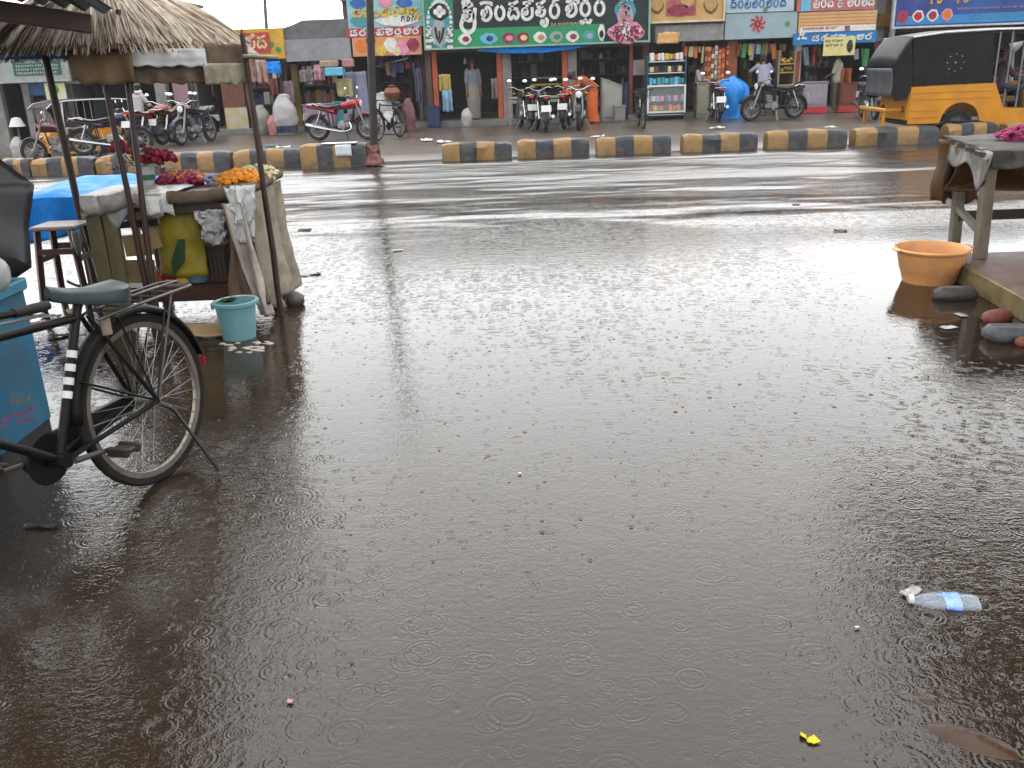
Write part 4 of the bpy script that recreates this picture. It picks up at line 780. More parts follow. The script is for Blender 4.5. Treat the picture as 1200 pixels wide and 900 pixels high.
roll((SX0-.02, SY0-.02, ST-.045), (SX0+.30, SY0-.02, ST+.01), .06, M('grey_wet_cloth', '#b5b0ab'), 'rolled_cloth', 1); roll((SX1-.42, SY0-.03, ST-.01), (SX1+.02, SY0+.0, ST+.02), .042, GUNNY, 'gunny_roll', 5); roll((SX1+.03, SY0, ST+.02), (SX1+.06, SY1, ST+.02), .034, GUNNY, 'gunny_roll', 8)
MB_ = MB(); MB_.lathe([(.02, 0), (.035, .004), (.05, 0), (.056, .004)], 20, (SX0-.025, SY0-.02, ST-.045), Matrix.Rotation(-math.pi/2, 3, 'Y')); B(MB_, 'roll_end', GUNNYL)
# sackcloth down the right side and round the front corner
def side_sack(u, v):
    y = SY0+.02+(SY1-SY0+.02)*u; z = ST-.03-(ST-.07)*v; fl = .10*v*v
    return (SX1+.05+fl*(.5+.3*math.sin(u*3))+.030*math.sin(u*21+v*2)*(.3+v)+.015*nz3(u*9, v*5), y+.03*nz3(v*4, u*3, 2), z+.02*math.sin(u*15)*v)
B(MB().grid(side_sack, 46, 26), 'side_sackcloth', GUNNYL, solid=.01)
def corner_sack(u, v):
    x = SX1-.09+.17*u; z = ST-.06-(ST-.2)*v
    return (x+.03*math.sin(v*5+u*3)+.05*v*u, SY0-.05-.03*v*u+.012*math.sin(u*16+v*3)+.02*nz3(u*5, v*6), z)
B(MB().grid(corner_sack, 24, 24), 'corner_sackcloth', M('brown_sack', '#6a5746', .75, .35, 8, .01, 60, dirt=.5), solid=.01)
def strip(u, v):
    c0 = [(-1.72, .80), (-1.70, .62), (-1.66, .45), (-1.63, .28), (-1.60, .06)]; q = spline([(x, 0, z) for x, z in c0], 6); p = q[min(int(v*(len(q)-1)), len(q)-1)]
    return (p.x+.13*(u-.5)*(1-.3*v)+.008*math.sin(v*7), SY0-.09-.03*math.sin(u*7+v*4), p.z)
B(MB().grid(strip, 8, 24), 'hanging_rag', M('pale_rag', '#b3a89f', .6, .3, 9, dirt=.4), solid=.008)
def crumple(cx, cz, w_, h_, y, seed):
    return MB().grid(lambda u, v: (cx+(u-.5)*w_*(1-.5*v)+.04*nz3(u*5, v*5, seed), y-.05*abs(nz3(u*6, v*6, seed+3)), cz+(.5-v)*h_+.04*nz3(u*5, v*4, seed+7)), 12, 12)
PW = M('milky_plastic', (.55, .55, .56), .2, .1, 12, trans=.35)
c0 = W(249, 266, SY0-.03); B(crumple(c0.x, c0.z, .22, .22, SY0-.02, 1), 'plastic_bag', PW, solid=.004); c0 = W(284, 252, SY0-.1); B(crumple(c0.x, c0.z, .2, .36, SY0-.08, 5), 'plastic_bag', PLAST_W, solid=.004)
# things on the lower shelf
t = tag(MB().grid(lambda u, v: (W(183+54*u, 280, SY0+.1).x+.015*nz3(u*5, v*5), SY0+.12-.05*math.sin(math.pi*u)+.02*nz3(u*4, v*4, 2), .765-.46*v), 16, 14).build('yellow_sack', M('olive_yellow', '#8c7d16', .5, .2, 5, c2='#a4932a', dirt=.3), solid=.02), 'dull yellow printed sack hanging inside the flower stall', 'sack')
gp = MB().prism([(W(201, 325, SY0).x, .32), (W(212, 295, SY0).x, .42), (W(214, 284, SY0).x, .56), (W(207, 286, SY0).x, .56), (W(199, 310, SY0).x, .42)], SY0+.03, SY0+.05).build('green_print', M('print_green_dark', '#24422a', .5), t, smooth=False)
c0 = W(193, 337, SY0+.1)
mb = MB(); [mb.ball((c0.x+random.uniform(-.1, .1), SY0+.16+random.uniform(-.06, .08), .265+random.uniform(0, .05)), .03, (1, 1, .8), 7, 5, jit=.2) for _ in range(50)]
tag(mb.build('red_petal_heap', M('red_petals', '#a0281e', .5, .3, 30)), 'heap of red petals on the lower shelf of the flower stall', 'flowers')
c0 = W(214, 332, SY0+.12); tag(MB().box((c0.x, SY0+.14, .275), (.1, .1, .07), b=.02).build('yellow_packet', PAL['yellow']), 'small yellow packet on the lower shelf beside red petals', 'packet')
c0 = W(228, 330, SY0+.1); tag(MB().lathe([(.02, 0), (.07, .012), (.095, .07), (.088, .07), (.06, .02), (0, .015)], 20, (c0.x, SY0+.17, .242)).build('steel_bowl', M('bowl_bluegrey', '#6d7f92', .3)), 'blue grey bowl on the lower shelf of the flower stall', 'bowl')
t = thing('wooden_box', 'dark ribbed wooden box standing on the lower shelf at right', 'box', (W(257, 330, SY0+.2).x, SY0+.25, .242))
MB().box((0, 0, .12), (.17, .2, .24), b=.006).build('body', DWOOD, t, smooth=False); MB().box((0, 0, .25), (.19, .22, .02), b=.004).build('lid', M('lid_grey', '#5a4a40', .5), t, smooth=False)
for k in range(6): MB().box((-.07+.028*k, -.106, .1), (.012, .012, .16)).build('rib', DWOOD, t, smooth=False)
# poles and thatched shade
t = TH = thing('thatched_shade', 'conical palm-leaf shade on thin crooked poles above the flower stall', 'shade', (-2.55, 6.35, 0))
EZ, APX, APY, APZ, RR = 1.735, -2.56, 6.35, 2.25, .90
PM = M('wet_pole', '#3a2620', .4, .35, 8, .01, 40, st=(1, 1, .2), dirt=.4)
def pole(pb, pt, Yb, Yt, top=None):
    a = W(pb[0], pb[1], Yb); c = W(pt[0], pt[1], Yt); dirv = c-a; a2 = a-dirv*(a.z/dirv.z)
    e = c+dirv*((top-c.z)/dirv.z) if top else c; n = 8
    pts = [Vector((a2.x, a2.y, -.02)).lerp(e, i/n)+Vector((.008*nz3(i*.8, a.x*9), 0, 0)) for i in range(n+1)]
    return MB().tube(pts, [.022-.0008*i for i in range(n+1)], 9).build('pole', PM, TH, True)
pole((172, 338), (118, 72), 5.72, 5.72, 1.86); pole((180, 338), (147, 80), 5.70, 5.78, 1.95); pole((329, 362), (284, 40), 5.95, 5.95)
MB().tube([(-3.15, 6.75, 0), (-3.2, 6.75, 1.8)], .026, 9).build('pole', PM, TH, True); MB().tube([(-1.75, 6.85, 0), (-1.85, 6.9, 1.75)], .024, 9).build('pole', PM, TH, True)
STRAW = [M('straw_pale', '#bfb09c', .6, .3, 14, st=(1, 1, 1), dirt=.2), M('straw_brown', '#968370', .6, .3, 14), M('straw_dark', '#5a4634', .65, .3, 14)]
def cone(r, a, dz=0): f = r/RR; return Vector((APX+r*math.cos(a), APY+r*math.sin(a), APZ-(APZ-EZ)*f**1.08+dz))
MB().grid(lambda u, v: cone(RR*v*.97, 2*math.pi*u, -.025+.012*nz3(u*20, v*6)), 60, 8).build('leaf_bed', STRAW[2], TH, True, solid=.02)
parts = {m: MB() for m in STRAW}
for i in range(4200):
    a = random.uniform(0, 2*math.pi); r0 = random.uniform(.02, .6)*RR; r1 = min(RR*1.03, r0+random.uniform(.2, .55)) if random.random() < .6 else RR*random.uniform(.93, 1.04); w_ = random.uniform(.0025, .007); da = random.uniform(-.07, .07); lift = random.uniform(.0, .03); q = parts[random.choices(STRAW, (5, 4, 2))[0]]
    ps = []
    for k in range(4):
        f = k/3; r = r0+(r1-r0)*f; c0 = cone(r, a+da*f, .006+lift*math.sin(math.pi*f)+(-.03*(r/RR > 1))); tan = Vector((-math.sin(a), math.cos(a), 0))*w_*(1-.5*f); ps += [c0-tan, c0+tan+Vector((0, 0, .003))]
    q.add(ps, [(2*k, 2*k+1, 2*k+3, 2*k+2) for k in range(3)])
build_multi('thatch_strips', parts, TH, True, 'stuff')
me_ = []
for v_ in range(3):
    mb = MB(); n = 7; q = random.uniform(.014, .022)
    mb.add([((.10+.80*i/n*1.0), s*q*(1-.75*abs(2*i/n-.9))*1.0, -(APZ-EZ)*((.10+.8*i/n)/RR)**1.08+.022+.02*math.sin(i*1.3+v_)+(-.012 if s else .008)) for i in range(n+1) for s in (-1, 0, 1)], [(3*i+k, 3*i+k+1, 3*i+k+4, 3*i+k+3) for i in range(n) for k in range(2)])
    o = mb.build('palm_leaf', STRAW[v_ if v_ < 2 else 0], TH, solid=.003); me_.append(o)
for i in range(150):
    o = me_[i % 3] if i < 3 else me_[i % 3].copy()
    if i >= 3: COL.objects.link(o)
    o.parent = TH; o.matrix_basis = Matrix.Translation((APX+2.55, APY-6.35, APZ+random.uniform(-.005, .015)))@Matrix.Rotation(2*math.pi*i/150*7.03+random.uniform(-.05, .05), 4, 'Z')@Matrix.Rotation(random.uniform(-.03, .02), 4, 'Y')@Matrix.Scale(random.uniform(.78, 1.0), 4, (1, 0, 0))
# sheets hung under the eave: white plastic, brown sacking, pale gunny, printed scrap
def valance(name, p0, p1, y0, y1, Y0, Y1, m, amp=.01, seed=0, sag=.0):
    def fn(u, v):
        Y = Y0+(Y1-Y0)*u; px = p0+(p1-p0)*u; t_, b_ = W(px, y0, Y), W(px, y1, Y); z = t_.z+(b_.z-t_.z)*v-sag*math.sin(math.pi*u)*v
        return (t_.x, Y+amp*math.sin(u*17+seed)*(.3+v)+.01*nz3(u*6, v*3, seed), z+.02*nz3(u*7, seed)*v)
    return MB().grid(fn, 26, 8).build(name, m, TH, True, solid=.006)
valance('white_sheet', 150, 240, 57, 78, 5.62, 5.75, PLAST_W, .006, 2); valance('brown_sacking', 76, 152, 50, 96, 5.66, 5.6, M('ochre_sack', '#6e563e', .7, .25, 8, c2='#8a7050', dirt=.3), .012, 1, .02); valance('brown_sacking', 150, 240, 75, 98, 5.66, 5.78, M('brown_sack', '#6a5746'), .02, 4)
valance('pale_gunny', 238, 292, 74, 99, 5.74, 6.0, GUNNYL, .014, 6); valance('dark_sacking', 238, 289, 52, 79, 5.78, 6.05, GUNNY, .012, 8); valance('printed_scrap', 291, 311, 70, 97, 5.95, 6.0, M('red_white_scrap', '#b7b0a0', .5, .1, 14, c2='#8e3a3a'), .01, 9)
valance('back_sacking', 90, 250, 66, 96, 7.1, 7.1, GUNNY, .02, 5)
MB().tube([W(284, 66, 5.9), W(325, 68, 6.1)], .014).build('eave_stick', GWOOD, TH, True)
# flowers on the table
def heap(name, label, px0, px1, Y, h, m, r, n, dep=.2, seed=0, z0=ST+.02, m2=None, flat=.6):
    rr = random.Random(seed); x0, x1 = W(px0, 205, Y).x, W(px1, 205, Y).x; P = {m: MB()}
    if m2: P[m2] = MB()
    mb0_ = P[m]; mb0_.ball(((x0+x1)/2, Y, z0-.01), 1, ((x1-x0)*.44, dep*.8, h*.75), 12, 8)
    for _ in range(n):
        a = rr.uniform(0, 2*math.pi); q = math.sqrt(rr.random()); u = q*math.cos(a); v = q*math.sin(a); zz = h*(1-q*q)**.5*(.8+.25*nz3(u*3, v*3, seed))
        b_ = P[m2] if (m2 and rr.random() < .22 and zz > h*.35) else P[m]; R = Matrix.Rotation(rr.uniform(0, 3), 3, 'Z')@Matrix.Rotation(rr.uniform(-.6, .6), 3, 'X'); c = Vector(((x0+x1)/2+u*(x1-x0)/2, Y+v*dep, z0+max(zz, .01)))
        b_.ball(c, r*rr.uniform(.8, 1.2), (1, 1, flat), 8, 5, R, .22)
    o = build_multi(name, P); return tag(o, label, 'flowers', 'flower heaps on the stall')
heap('garland_heap', 'long heap of crimson garlands with yellow flecks on the stall top', 184, 242, 6.42, .085, M('crimson_flower', '#8c1740', .6, .4, 30, c2='#b23a66'), .022, 230, .15, 1, m2=M('yellow_flower', '#c99a22', .6, .3, 30))
heap('marigold_heap', 'bright orange marigold heap near the right pole of the stall', 254, 305, 6.2, .095, M('marigold', '#d9790e', .6, .3, 30, c2='#e89a1e'), .024, 200, .15, 2)
heap('jasmine_heap', 'cream yellow flower heap behind the marigolds', 276, 326, 6.52, .10, M('cream_flower', '#c8bd86', .6, .25, 30, c2='#d8d2a8'), .017, 190, .13, 3)
heap('petal_heap', 'small lilac pink petal heap between crimson and orange flowers', 240, 256, 6.4, .05, PAL['lilac'], .018, 40, .08, 4)
t = thing('flower_bucket', 'white bucket with a green band holding red roses and leaves', 'bucket', (W(172, 213, 6.3).x, 6.3, ST+.012))
MB().lathe([(.045, 0), (.05, .005), (.065, .135), (.07, .14), (.064, .14), (.05, .02), (0, .02)], 20).build('pail', PLAST_W, t); MB().lathe([(.056, .045), (.0605, .045), (.064, .08), (.058, .08)], 20).build('green_band', M('band_green', '#3f7a5a', .4), t)
lf = MB(); rs_ = MB()
for i in range(120):
    a = random.uniform(0, 6.28); r = random.uniform(.02, .2); c0 = Vector((r*math.cos(a)-.03, r*.6*math.sin(a), .15+random.uniform(0, .12)-r*.2)); d = Vector((math.cos(a), math.sin(a), random.uniform(-.3, .6)))*.045; s = Vector((-d.y, d.x, .01))*.45
    lf.add([c0, c0+d*.5+s, c0+d, c0+d*.5-s], [(0, 1, 2, 3)])
for cx, cz, n in ((-.16, .26, 16), (.07, .2, 20), (.15, .19, 22), (.0, .22, 8)):
    for i in range(n): rs_.ball((cx+random.uniform(-.06, .06), random.uniform(-.08, .08), cz+random.uniform(-.03, .035)), .024, (1, 1, .9), 8, 6, jit=.18)
lf.build('leaves', LEAF, t, smooth=False, kind='stuff'); rs_.build('roses', M('rose_red', '#8e1430', .55, .35, 40), t, kind='stuff')
for i in range(6): MB().tube([(.0, 0, .03), (random.uniform(-.12, .12), random.uniform(-.05, .05), .24)], .004, 5).build('stem', LEAF, t)
# bucket and board on the wet ground in front
t = thing('plastic_bucket', 'teal plastic bucket standing in the water in front of the flower stall', 'bucket', G(281, 395))
TEAL = M('teal_plastic', '#74a9b2', .4, .15, 4, dirt=.35, dc=(.2, .19, .16))
MB().lathe([(.0, -.02), (.095, -.02), (.1, 0), (.122, .2), (.125, .215), (.136, .217), (.137, .236), (.124, .24), (.118, .225), (.098, .02), (0, .02)], 32).build('pail', TEAL, t)
for a in (.3, math.pi+.3): MB().box((.136*math.cos(a), .136*math.sin(a), .215), (.02, .035, .04), rz=a, b=.005).build('handle_lug', TEAL, t)
MB().tube([(.138*math.cos(.3)*math.cos(q)*1.0, .138*math.sin(.3)*math.cos(q)+.1*math.sin(q), .228+.015*math.sin(q)) for q in [math.pi*i/10 for i in range(11)]], .004, 6).build('handle', PLAST_W, t)
lf = MB()
for i in range(30): a = random.uniform(0, 6.3); c0 = Vector((-.06+.05*math.cos(a)*random.random(), .05*math.sin(a), .23+random.uniform(0, .015))); lf.add([c0, c0+Vector((.03, .01, .006)), c0+Vector((.045, .03, 0)), c0+Vector((.01, .025, .004))], [(0, 1, 2, 3)])
tag(lf.build('leaf_scraps', LEAF, None, smooth=False), 'green leaf scraps lying inside the teal bucket', 'leaves').location = G(281, 395)
c0 = G(244, 392)
tag(MB().grid(lambda u, v: (c0.x-.14+.36*u-.06*v, c0.y-.1+.22*v, .02+.012*nz3(u*3, v*3)+.02*v), 8, 6).build('cardboard_sheet', M('wet_cardboard', '#a58c68', .5, .15, 6), solid=.012), 'wet tan cardboard sheet lying on the ground beside the teal bucket', 'cardboard')
# ================================================================== LEFT EDGE
t = thing('wooden_stool', 'dark wooden stool with a pale worn top in front of the blue tarpaulin', 'stool', (W(86, 340, 6.5).x, 6.5, 0))
STW = M('stool_wood', '#4a2c22', .4, .3, 8, dirt=.35, st=(1, 1, .2)); 
MB().box((0, 0, .585), (.31, .3, .03), b=.008).build('seat', M('stool_top', '#a08f88', .35, .15, 8, dirt=.2), t, smooth=False)
for sx in (-1, 1):
    for sy in (-1, 1): MB().tube([(sx*.12, sy*.11, .57), (sx*.165, sy*.155, -.02)], .027, 4).build('leg', STW, t, smooth=False)
for sy in (-1, 1): MB().box((0, sy*.13, .42), (.25, .022, .04)).build('rail', STW, t, smooth=False)
for sx in (-1, 1): MB().box((sx*.135, 0, .36), (.022, .24, .04)).build('rail', STW, t, smooth=False)
t2 = tag(MB().grid(lambda u, v: (W(84+9*u, 270, 6.36).x-.0, 6.345-.02*math.sin(6*u), .57-.13*v*(.4+math.sin(math.pi*u))), 8, 6).build('plastic_scrap', PW, solid=.004), 'white plastic scrap hanging under the stool top', 'plastic scrap')
t = thing('work_table', 'low wooden table hidden under the blue tarpaulin', 'table', (-3.5, 7.5, 0))
MB().box((0, 0, .70), (.74, .9, .03)).build('tabletop', DWOOD, t, smooth=False)
for x, y in ((.02, -.1), (.3, -.1), (.02, .2), (.3, .3)): MB().box((x, y, .343), (.05, .05, .684)).build('leg', DWOOD, t, smooth=False)
def tarp(u, v):
    x = -3.94+1.00*u; L = v*1.5
    if L < 1.0: y, z = 8.02-L*.98, .735+.03*nz3(x*3, L*3, 1)+.05*(1-L)*math.sin(u*3.0)
    else: y, z = 7.04-.03-.03*math.sin(u*19)*(L-1)*2-.02*nz3(u*4, L), .735-(L-1)*(.78-.3*u)
    if u < .12: k = 1-u/.12; z -= k*(.20 if L < 1 else .02); x += .04*k
    return (x+.02*nz3(u*3, v*5, 7), y, z+.012*nz3(x*9, L*9))
o = MB().grid(tarp, 40, 44).build('blue_tarpaulin', BLUETARP, solid=.006); tag(o, 'bright blue tarpaulin draped over a low table at the left', 'tarpaulin')
t = thing('metal_box', 'blue painted metal box standing behind the bicycle at the left edge', 'box', (-2.3, 3.75, 0))
BX = W(27, 345, 3.99).x; BOXM = M('box_blue', '#1f617f', .4, .3, 4, dirt=.55, dc=(.09, .10, .10)); z1 = .70
MB().box((BX-.28, 3.78, z1/2+.02), (.56, .46, z1-.04), b=.012).build('body', BOXM, t, True, smooth=False)
mb = MB(); 
for (c, d) in (((BX-.28, 3.555, z1), (.59, .03, .05)), ((BX-.28, 4.005, z1), (.59, .03, .05)), ((BX+.012, 3.78, z1), (.03, .42, .05)), ((BX-.57, 3.78, z1), (.03, .42, .05))): mb.box(c, d, b=.006)
mb.build('rim', M('rim_blue', '#3a7f9a', .35, .2, 4), t, True, smooth=False); MB().box((BX-.28, 3.78, z1+.003), (.52, .41, .02)).build('lid', M('rust_red', '#5a2a24', .6, .3, 6), t, True, smooth=False)
MB().box((BX-.28, 3.78, .035), (.54, .44, .07)).build('base', BLACK, t, True, smooth=False)
mb = MB(); q = lambda px, py: (W(px, py, 3.545).x, 3.545, W(px, py, 3.545).z)
for pts in ((q(4, 492), q(14, 487), q(26, 485), q(40, 476)), (q(2, 500), q(8, 494)), (q(20, 492), q(28, 494), q(36, 488))): flat_stroke(mb, pts, .006, .004)
mb.build('painted_marks', M('mark_magenta', '#8a4a78', .5), t, True, smooth=False); mb = MB()
for pts in ((q(14, 474), q(16, 464)), (q(19, 472), q(24, 470), q(25, 463)), (q(29, 471), q(34, 466))): flat_stroke(mb, pts, .004, .004)
mb.build('painted_marks', M('mark_ochre', '#8a6a3a', .5), t, True, smooth=False)
c0 = W(2, 325, 3.8); mb = MB(); mb.ball((c0.x-.05, 3.8, z1+.085), .085, (1.0, .9, 1.05), 18, 12, jit=.03); tag(mb.build('plastic_sack', PW), 'milky white plastic bundle lying on the blue metal box', 'bundle')
# umbrella lying open behind the box
t = thing('umbrella', 'open black umbrella leaning at the left edge beside the blue tarpaulin', 'umbrella', (-2.95, 4.55, .47)); R = Matrix.Rotation(rad(62), 4, 'Y')@Matrix.Rotation(rad(14), 4, 'Z'); t.matrix_basis = Matrix.Translation((-3.02, 4.6, .93))@Matrix.Rotation(rad(25), 4, 'Z')@Matrix.Rotation(rad(62), 4, 'X')@Matrix.Rotation(rad(12), 4, 'Z')
UM = M('umbrella_black', '#26272b', .35, .25, 4, .006, 120)
def um(u, v):
    a = 2*math.pi*u; k = abs(((u*8) % 1)-.5)*2; q = (u*8) % 1-.5; r = .60*v*math.cos(math.pi/8)/math.cos(q*math.pi/4)*(1-.04*(1-abs(2*q))*v); return (r*math.cos(a), r*math.sin(a), .24*(1-v*v)-.018*(1-k)*v)
MB().grid(um, 64, 12).build('canopy', UM, t, solid=.003)
for k in range(8): a = 2*math.pi*k/8; MB().tube([(.56*v*math.cos(a), .56*v*math.sin(a), .235*(1-v*v)-.006) for v in (0, .25, .5, .75, 1.0)], .003, 5).build('rib', STEEL, t); MB().ball((.57*math.cos(a), .57*math.sin(a), 0), .006, nu=6, nv=4).build('rib_tip', PLAST_W, t)
MB().tube([(0, 0, .3), (0, 0, -.42)], .006).build('shaft', STEEL, t); MB().tube(spline([(0, 0, -.42), (0, 0, -.5), (.03, 0, -.54), (.06, 0, -.5)], 4), .011).build('handle', BLACK, t)
# corrugated roof at top left with a brown fascia
t = CR = thing('corrugated_awning', 'low corrugated roof edge with a dark brown fascia board at top left', 'awning', (-4.0, 3.4, 0))
e0, e1 = W(0, 3, 4.05), W(135, 22, 4.35); EX = e1.x
def roofpt(x, k): y = 4.05+.3*(x-e0.x)/(e1.x-e0.x); z = e0.z+(e1.z-e0.z)*(x-e0.x)/(e1.x-e0.x); return (x, y-k*2.9, z+.028+k*.62+.014*math.sin(x*2*math.pi/.062))
MB().grid(lambda u, v: roofpt(-5.2+(EX+5.2)*u, v), 420, 4).build('corrugated_sheet', M('roof_bluegrey', '#3f525e', .35, .25, 3, c2='#7d98a2', met=.2), CR, True, solid=.004)
f0, f1 = W(0, 13, 4.03), W(106, 28, 4.3); Lf = (f1-f0).length; x5 = -5.2; dx = f1.x-f0.x
p0 = Vector((x5, f0.y+(f1.y-f0.y)*(x5-f0.x)/dx, f0.z+(f1.z-f0.z)*(x5-f0.x)/dx)); c0 = (p0+f1)/2; dv = f1-p0
MB().box(c0, (dv.length, .035, .082), R=dv.to_track_quat('X', 'Z').to_matrix(), b=.004).build('fascia_board', M('fascia_brown', '#3a1f10', .5, .3, 6, st=(.3, 1, 1)), CR, True, smooth=False)
for x, k in ((-4.9, .04), (-3.6, .5), (-3.3, .95), (-4.9, .95)): p = roofpt(x, k); MB().tube([(x, p[1], -.02), (x, p[1], p[2]-.03)], .035, 8).build('post', DWOOD, CR, True)
t = thing('wooden_crate', 'wooden crate under the open black umbrella', 'crate', (-3.3, 4.75, 0)); MB().box((0, 0, .2), (.6, .5, .4)).build('body', DWOOD, t, smooth=False); MB().box((0, 0, .42), (.64, .54, .03)).build('lid', DWOOD, t, smooth=False)
for k in (.06, .5, .93): a, b = roofpt(-5.1, k), roofpt(EX-.1, k); MB().box(((a[0]+b[0])/2, (a[1]+b[1])/2, (a[2]+b[2])/2-.045), (b[0]-a[0], .05, .05), R=(Vector(b)-Vector(a)).to_track_quat('X', 'Z').to_matrix()).build('purlin', DWOOD, CR, True, smooth=False)

# canopy added above the frame, shaped to darken the lower-left water reflection
t = thing('canopy', 'unseen dark canopy added above the left-hand stalls to darken the water reflection', 'canopy', (-4.6, 5, 0))
MB().grid(lambda u, v: (-6.2+(4.1+.25*v)*u, 3.75+1.9*v, 2.3+.08*u-.12*math.sin(math.pi*v)+.03*nz3(u*6, v*8)), 20, 20).build('canvas', M('canvas_dark', '#3a342e', .7, .3, 5), t, True, solid=.01)
for x, y in ((-5.2, 3.85), (-5.6, 5.45)):
    MB().tube([(x, y, -.02), (x, y, 2.36)], .04, 8).build('pole', DWOOD, t, True); MB().tube([(x-.3, y, 2.26), (-2.3, y+.05, 2.33)], .035, 8).build('beam', DWOOD, t, True)
# ================================================================== RIGHT STALL
t = PL = thing('plank_platform', 'low platform edged with a mossy yellow plank under the right-hand table', 'platform', (4.2, 6, 0))
def pl_x(y): return 3.12+.16*(y-5.0)/1.6
MB().add([(pl_x(3.6), 3.6, 0), (pl_x(6.62), 6.62, 0), (6.4, 6.62, 0), (6.4, 3.6, 0), (pl_x(3.6), 3.6, .115), (pl_x(6.62), 6.62, .115), (6.4, 6.62, .115), (6.4, 3.6, .115)], [(3, 2, 1, 0), (4, 5, 6, 7), (0, 1, 5, 4), (1, 2, 6, 5), (2, 3, 7, 6), (3, 0, 4, 7)]).build('slab', M('wet_red_slab', '#7a5048', .45, .35, 2.5, c2='#a08c86', dirt=.4), PL, True, smooth=False)
for a, b in ((3.7, 5.1), (5.11, 6.55)):
    y = (a+b)/2; R = Matrix.Rotation(-math.atan2(.16, 1.6), 3, 'Z'); MB().box((pl_x(y)-.035, y, .068), (.055, b-a, .14), R=R, b=.006).build('edge_plank', MWOOD, PL, True, smooth=False)
t = RT = thing('flower_table', 'wooden table with a worn cloth-covered top and square grey legs at right edge', 'table', (4.1, 6.9, .115))
L1, L2 = W(1146, 303, 6.42), W(1117, 280, 7.62); TZ = .83
for p in ((L1.x, 6.42, .115), (L2.x, 7.62, -.02), (5.2, 6.45, .115), (5.5, 7.62, -.02)): MB().box((p[0], p[1], (p[2]+TZ)/2), (.08, .078, TZ-p[2]), R=Matrix.Rotation(-.03, 3, 'Y'), b=.006).build('leg', GWOOD, RT, True, smooth=False)
MB().box(((L2.x+5.5)/2, 7.6, .23), (5.5-L2.x, .045, .085)).build('rail', DWOOD, RT, True, smooth=False); MB().box(((L1.x+L2.x)/2-.0, 7.02, .3), (.04, 1.2, .05), rz=-math.atan2(L2.x-L1.x, 1.2)).build('rail', GWOOD, RT, True, smooth=False)
for k in range(4): y = 6.5+.3*k; MB().box(((L1.x+.25*k*.33+5.6)/2, y+.03, TZ+.012), (5.6-L1.x-.08*k, .29, .03)).build('top_plank', DWOOD, RT, True, smooth=False)
RC = M('table_cloth_grey', '#3a3634', .6, .4, 7, .01, 50, spec=.04, c2='#837d77', dirt=.4)
def tcl(u, v):
    x0 = L1.x-.03+.30*v; x = x0+(5.7-x0)*u; y = 6.34+1.4*v
    return (x, y, TZ+.045+.015*nz3(x*5, y*5)+.02*v*0)
MB().grid(tcl, 40, 16).build('top_cloth', RC, RT, True, solid=.008)
MB().grid(lambda u, v: (L1.x-.04+(5.7-L1.x)*u, 6.335-.02*math.sin(u*31)*v-.012*v, TZ+.045-(.105+.05*nz3(u*11, 3))*v), 50, 6).build('front_cloth', RC, RT, True, solid=.008)
def lcl(u, v): x = L1.x-.035+(.36)*u; y = 6.34+1.4*u; return (x-.03*v-.012*math.sin(u*9+v*2)*v, y, TZ+.045-(.19+.14*nz3(u*3.3, 1, 4))*v)
MB().grid(lcl, 36, 8).build('side_cloth', M('patch_cloth', '#4a4542', .45, .4, 5, .01, 50, c2='#b5b2b0', dirt=.5, dc=(.03, .03, .035)), RT, True, solid=.008)
# brown sacking that hangs behind the legs
SK = M('brown_tarp', '#4a3018', .35, .4, 4, .012, 14, c2='#7a5224', dirt=.4)
MB().grid(lambda u, v: (L2.x-.18+.34*u+.02*math.sin(v*6), 7.72-.06*math.sin(u*9)-.1*u, TZ+.02-(.50+.07*nz3(u*6, 2))*v), 20, 14).build('hanging_sack', SK, RT, True, solid=.012)
MB().grid(lambda u, v: (L1.x+.18+2.2*u, 7.35-.08*math.sin(u*14+v*4)-.05*nz3(u*6, v*5), TZ+.0-(.36+.06*nz3(u*5, 7))*v), 44, 16).build('hanging_tarp', SK, RT, True, solid=.012)
PF = M('hot_pink_flower', '#c22a72', .6, .35, 30, c2='#e0609a')
heap('pink_flower_heap', 'bright pink flower heap on the right-hand table', 1160, 1290, 7.2, .13, PF, .022, 330, .2, 9, TZ+.05)
# canopy above the right stall (only its dark mirror image reaches the frame)
t = thing('canopy', 'dark canvas canopy on poles above the right-hand table', 'canopy', (4.2, 4.5, 0))
MB().grid(lambda u, v: (2.35+.45*v+3.4*u, 2.0+5.4*v, 2.18+.25*math.sin(math.pi*u)+.02*nz3(u*6, v*8)), 20, 20).build('canvas', M('canvas_dark', '#3a342e', .7, .3, 5), t, True, solid=.01)
for x, y in ((4.9, 2.4), (5.9, 6.9), (5.7, 2.2)): MB().tube([(x, y, 0.0), (x, y, 2.3)], .03, 8).build('pole', DWOOD, t, True)
# orange tub, stones, bits
t = thing('orange_tub', 'orange ribbed plastic tub standing in the flood water beside the plank platform', 'tub', G(1088, 329))
OT = M('orange_plastic', '#ffb877', .4, .15, 5, dirt=.45, dc=(.42, .2, .08))
mb = MB(); n = 48; pr = [(.0, -.02), (.168, -.02), (.176, .0), (.2, .085), (.205, .09), (.232, .21), (.236, .215), (.25, .222), (.254, .236), (.246, .246), (.236, .24), (.228, .21), (.17, .02), (.0, .015)]
mb.rings([[Vector((r*(1+(.006 if (k % 4 == 0 and .02 < z < .21 and i < 6) else 0))*math.cos(2*math.pi*k/n), r*(1+(.006 if (k % 4 == 0 and .02 < z < .21 and i < 6) else 0))*math.sin(2*math.pi*k/n), z)) for k in range(n)] for i, (r, z) in enumerate(pr)], cap=False); mb.build('basin', OT, t, ang=50)
MB().box((.262, .02, .236), (.05, .09, .014), b=.004).build('handle_lug', OT, t); MB().box((-.262, -.02, .236), (.03, .09, .014), b=.004).build('handle_lug', OT, t)
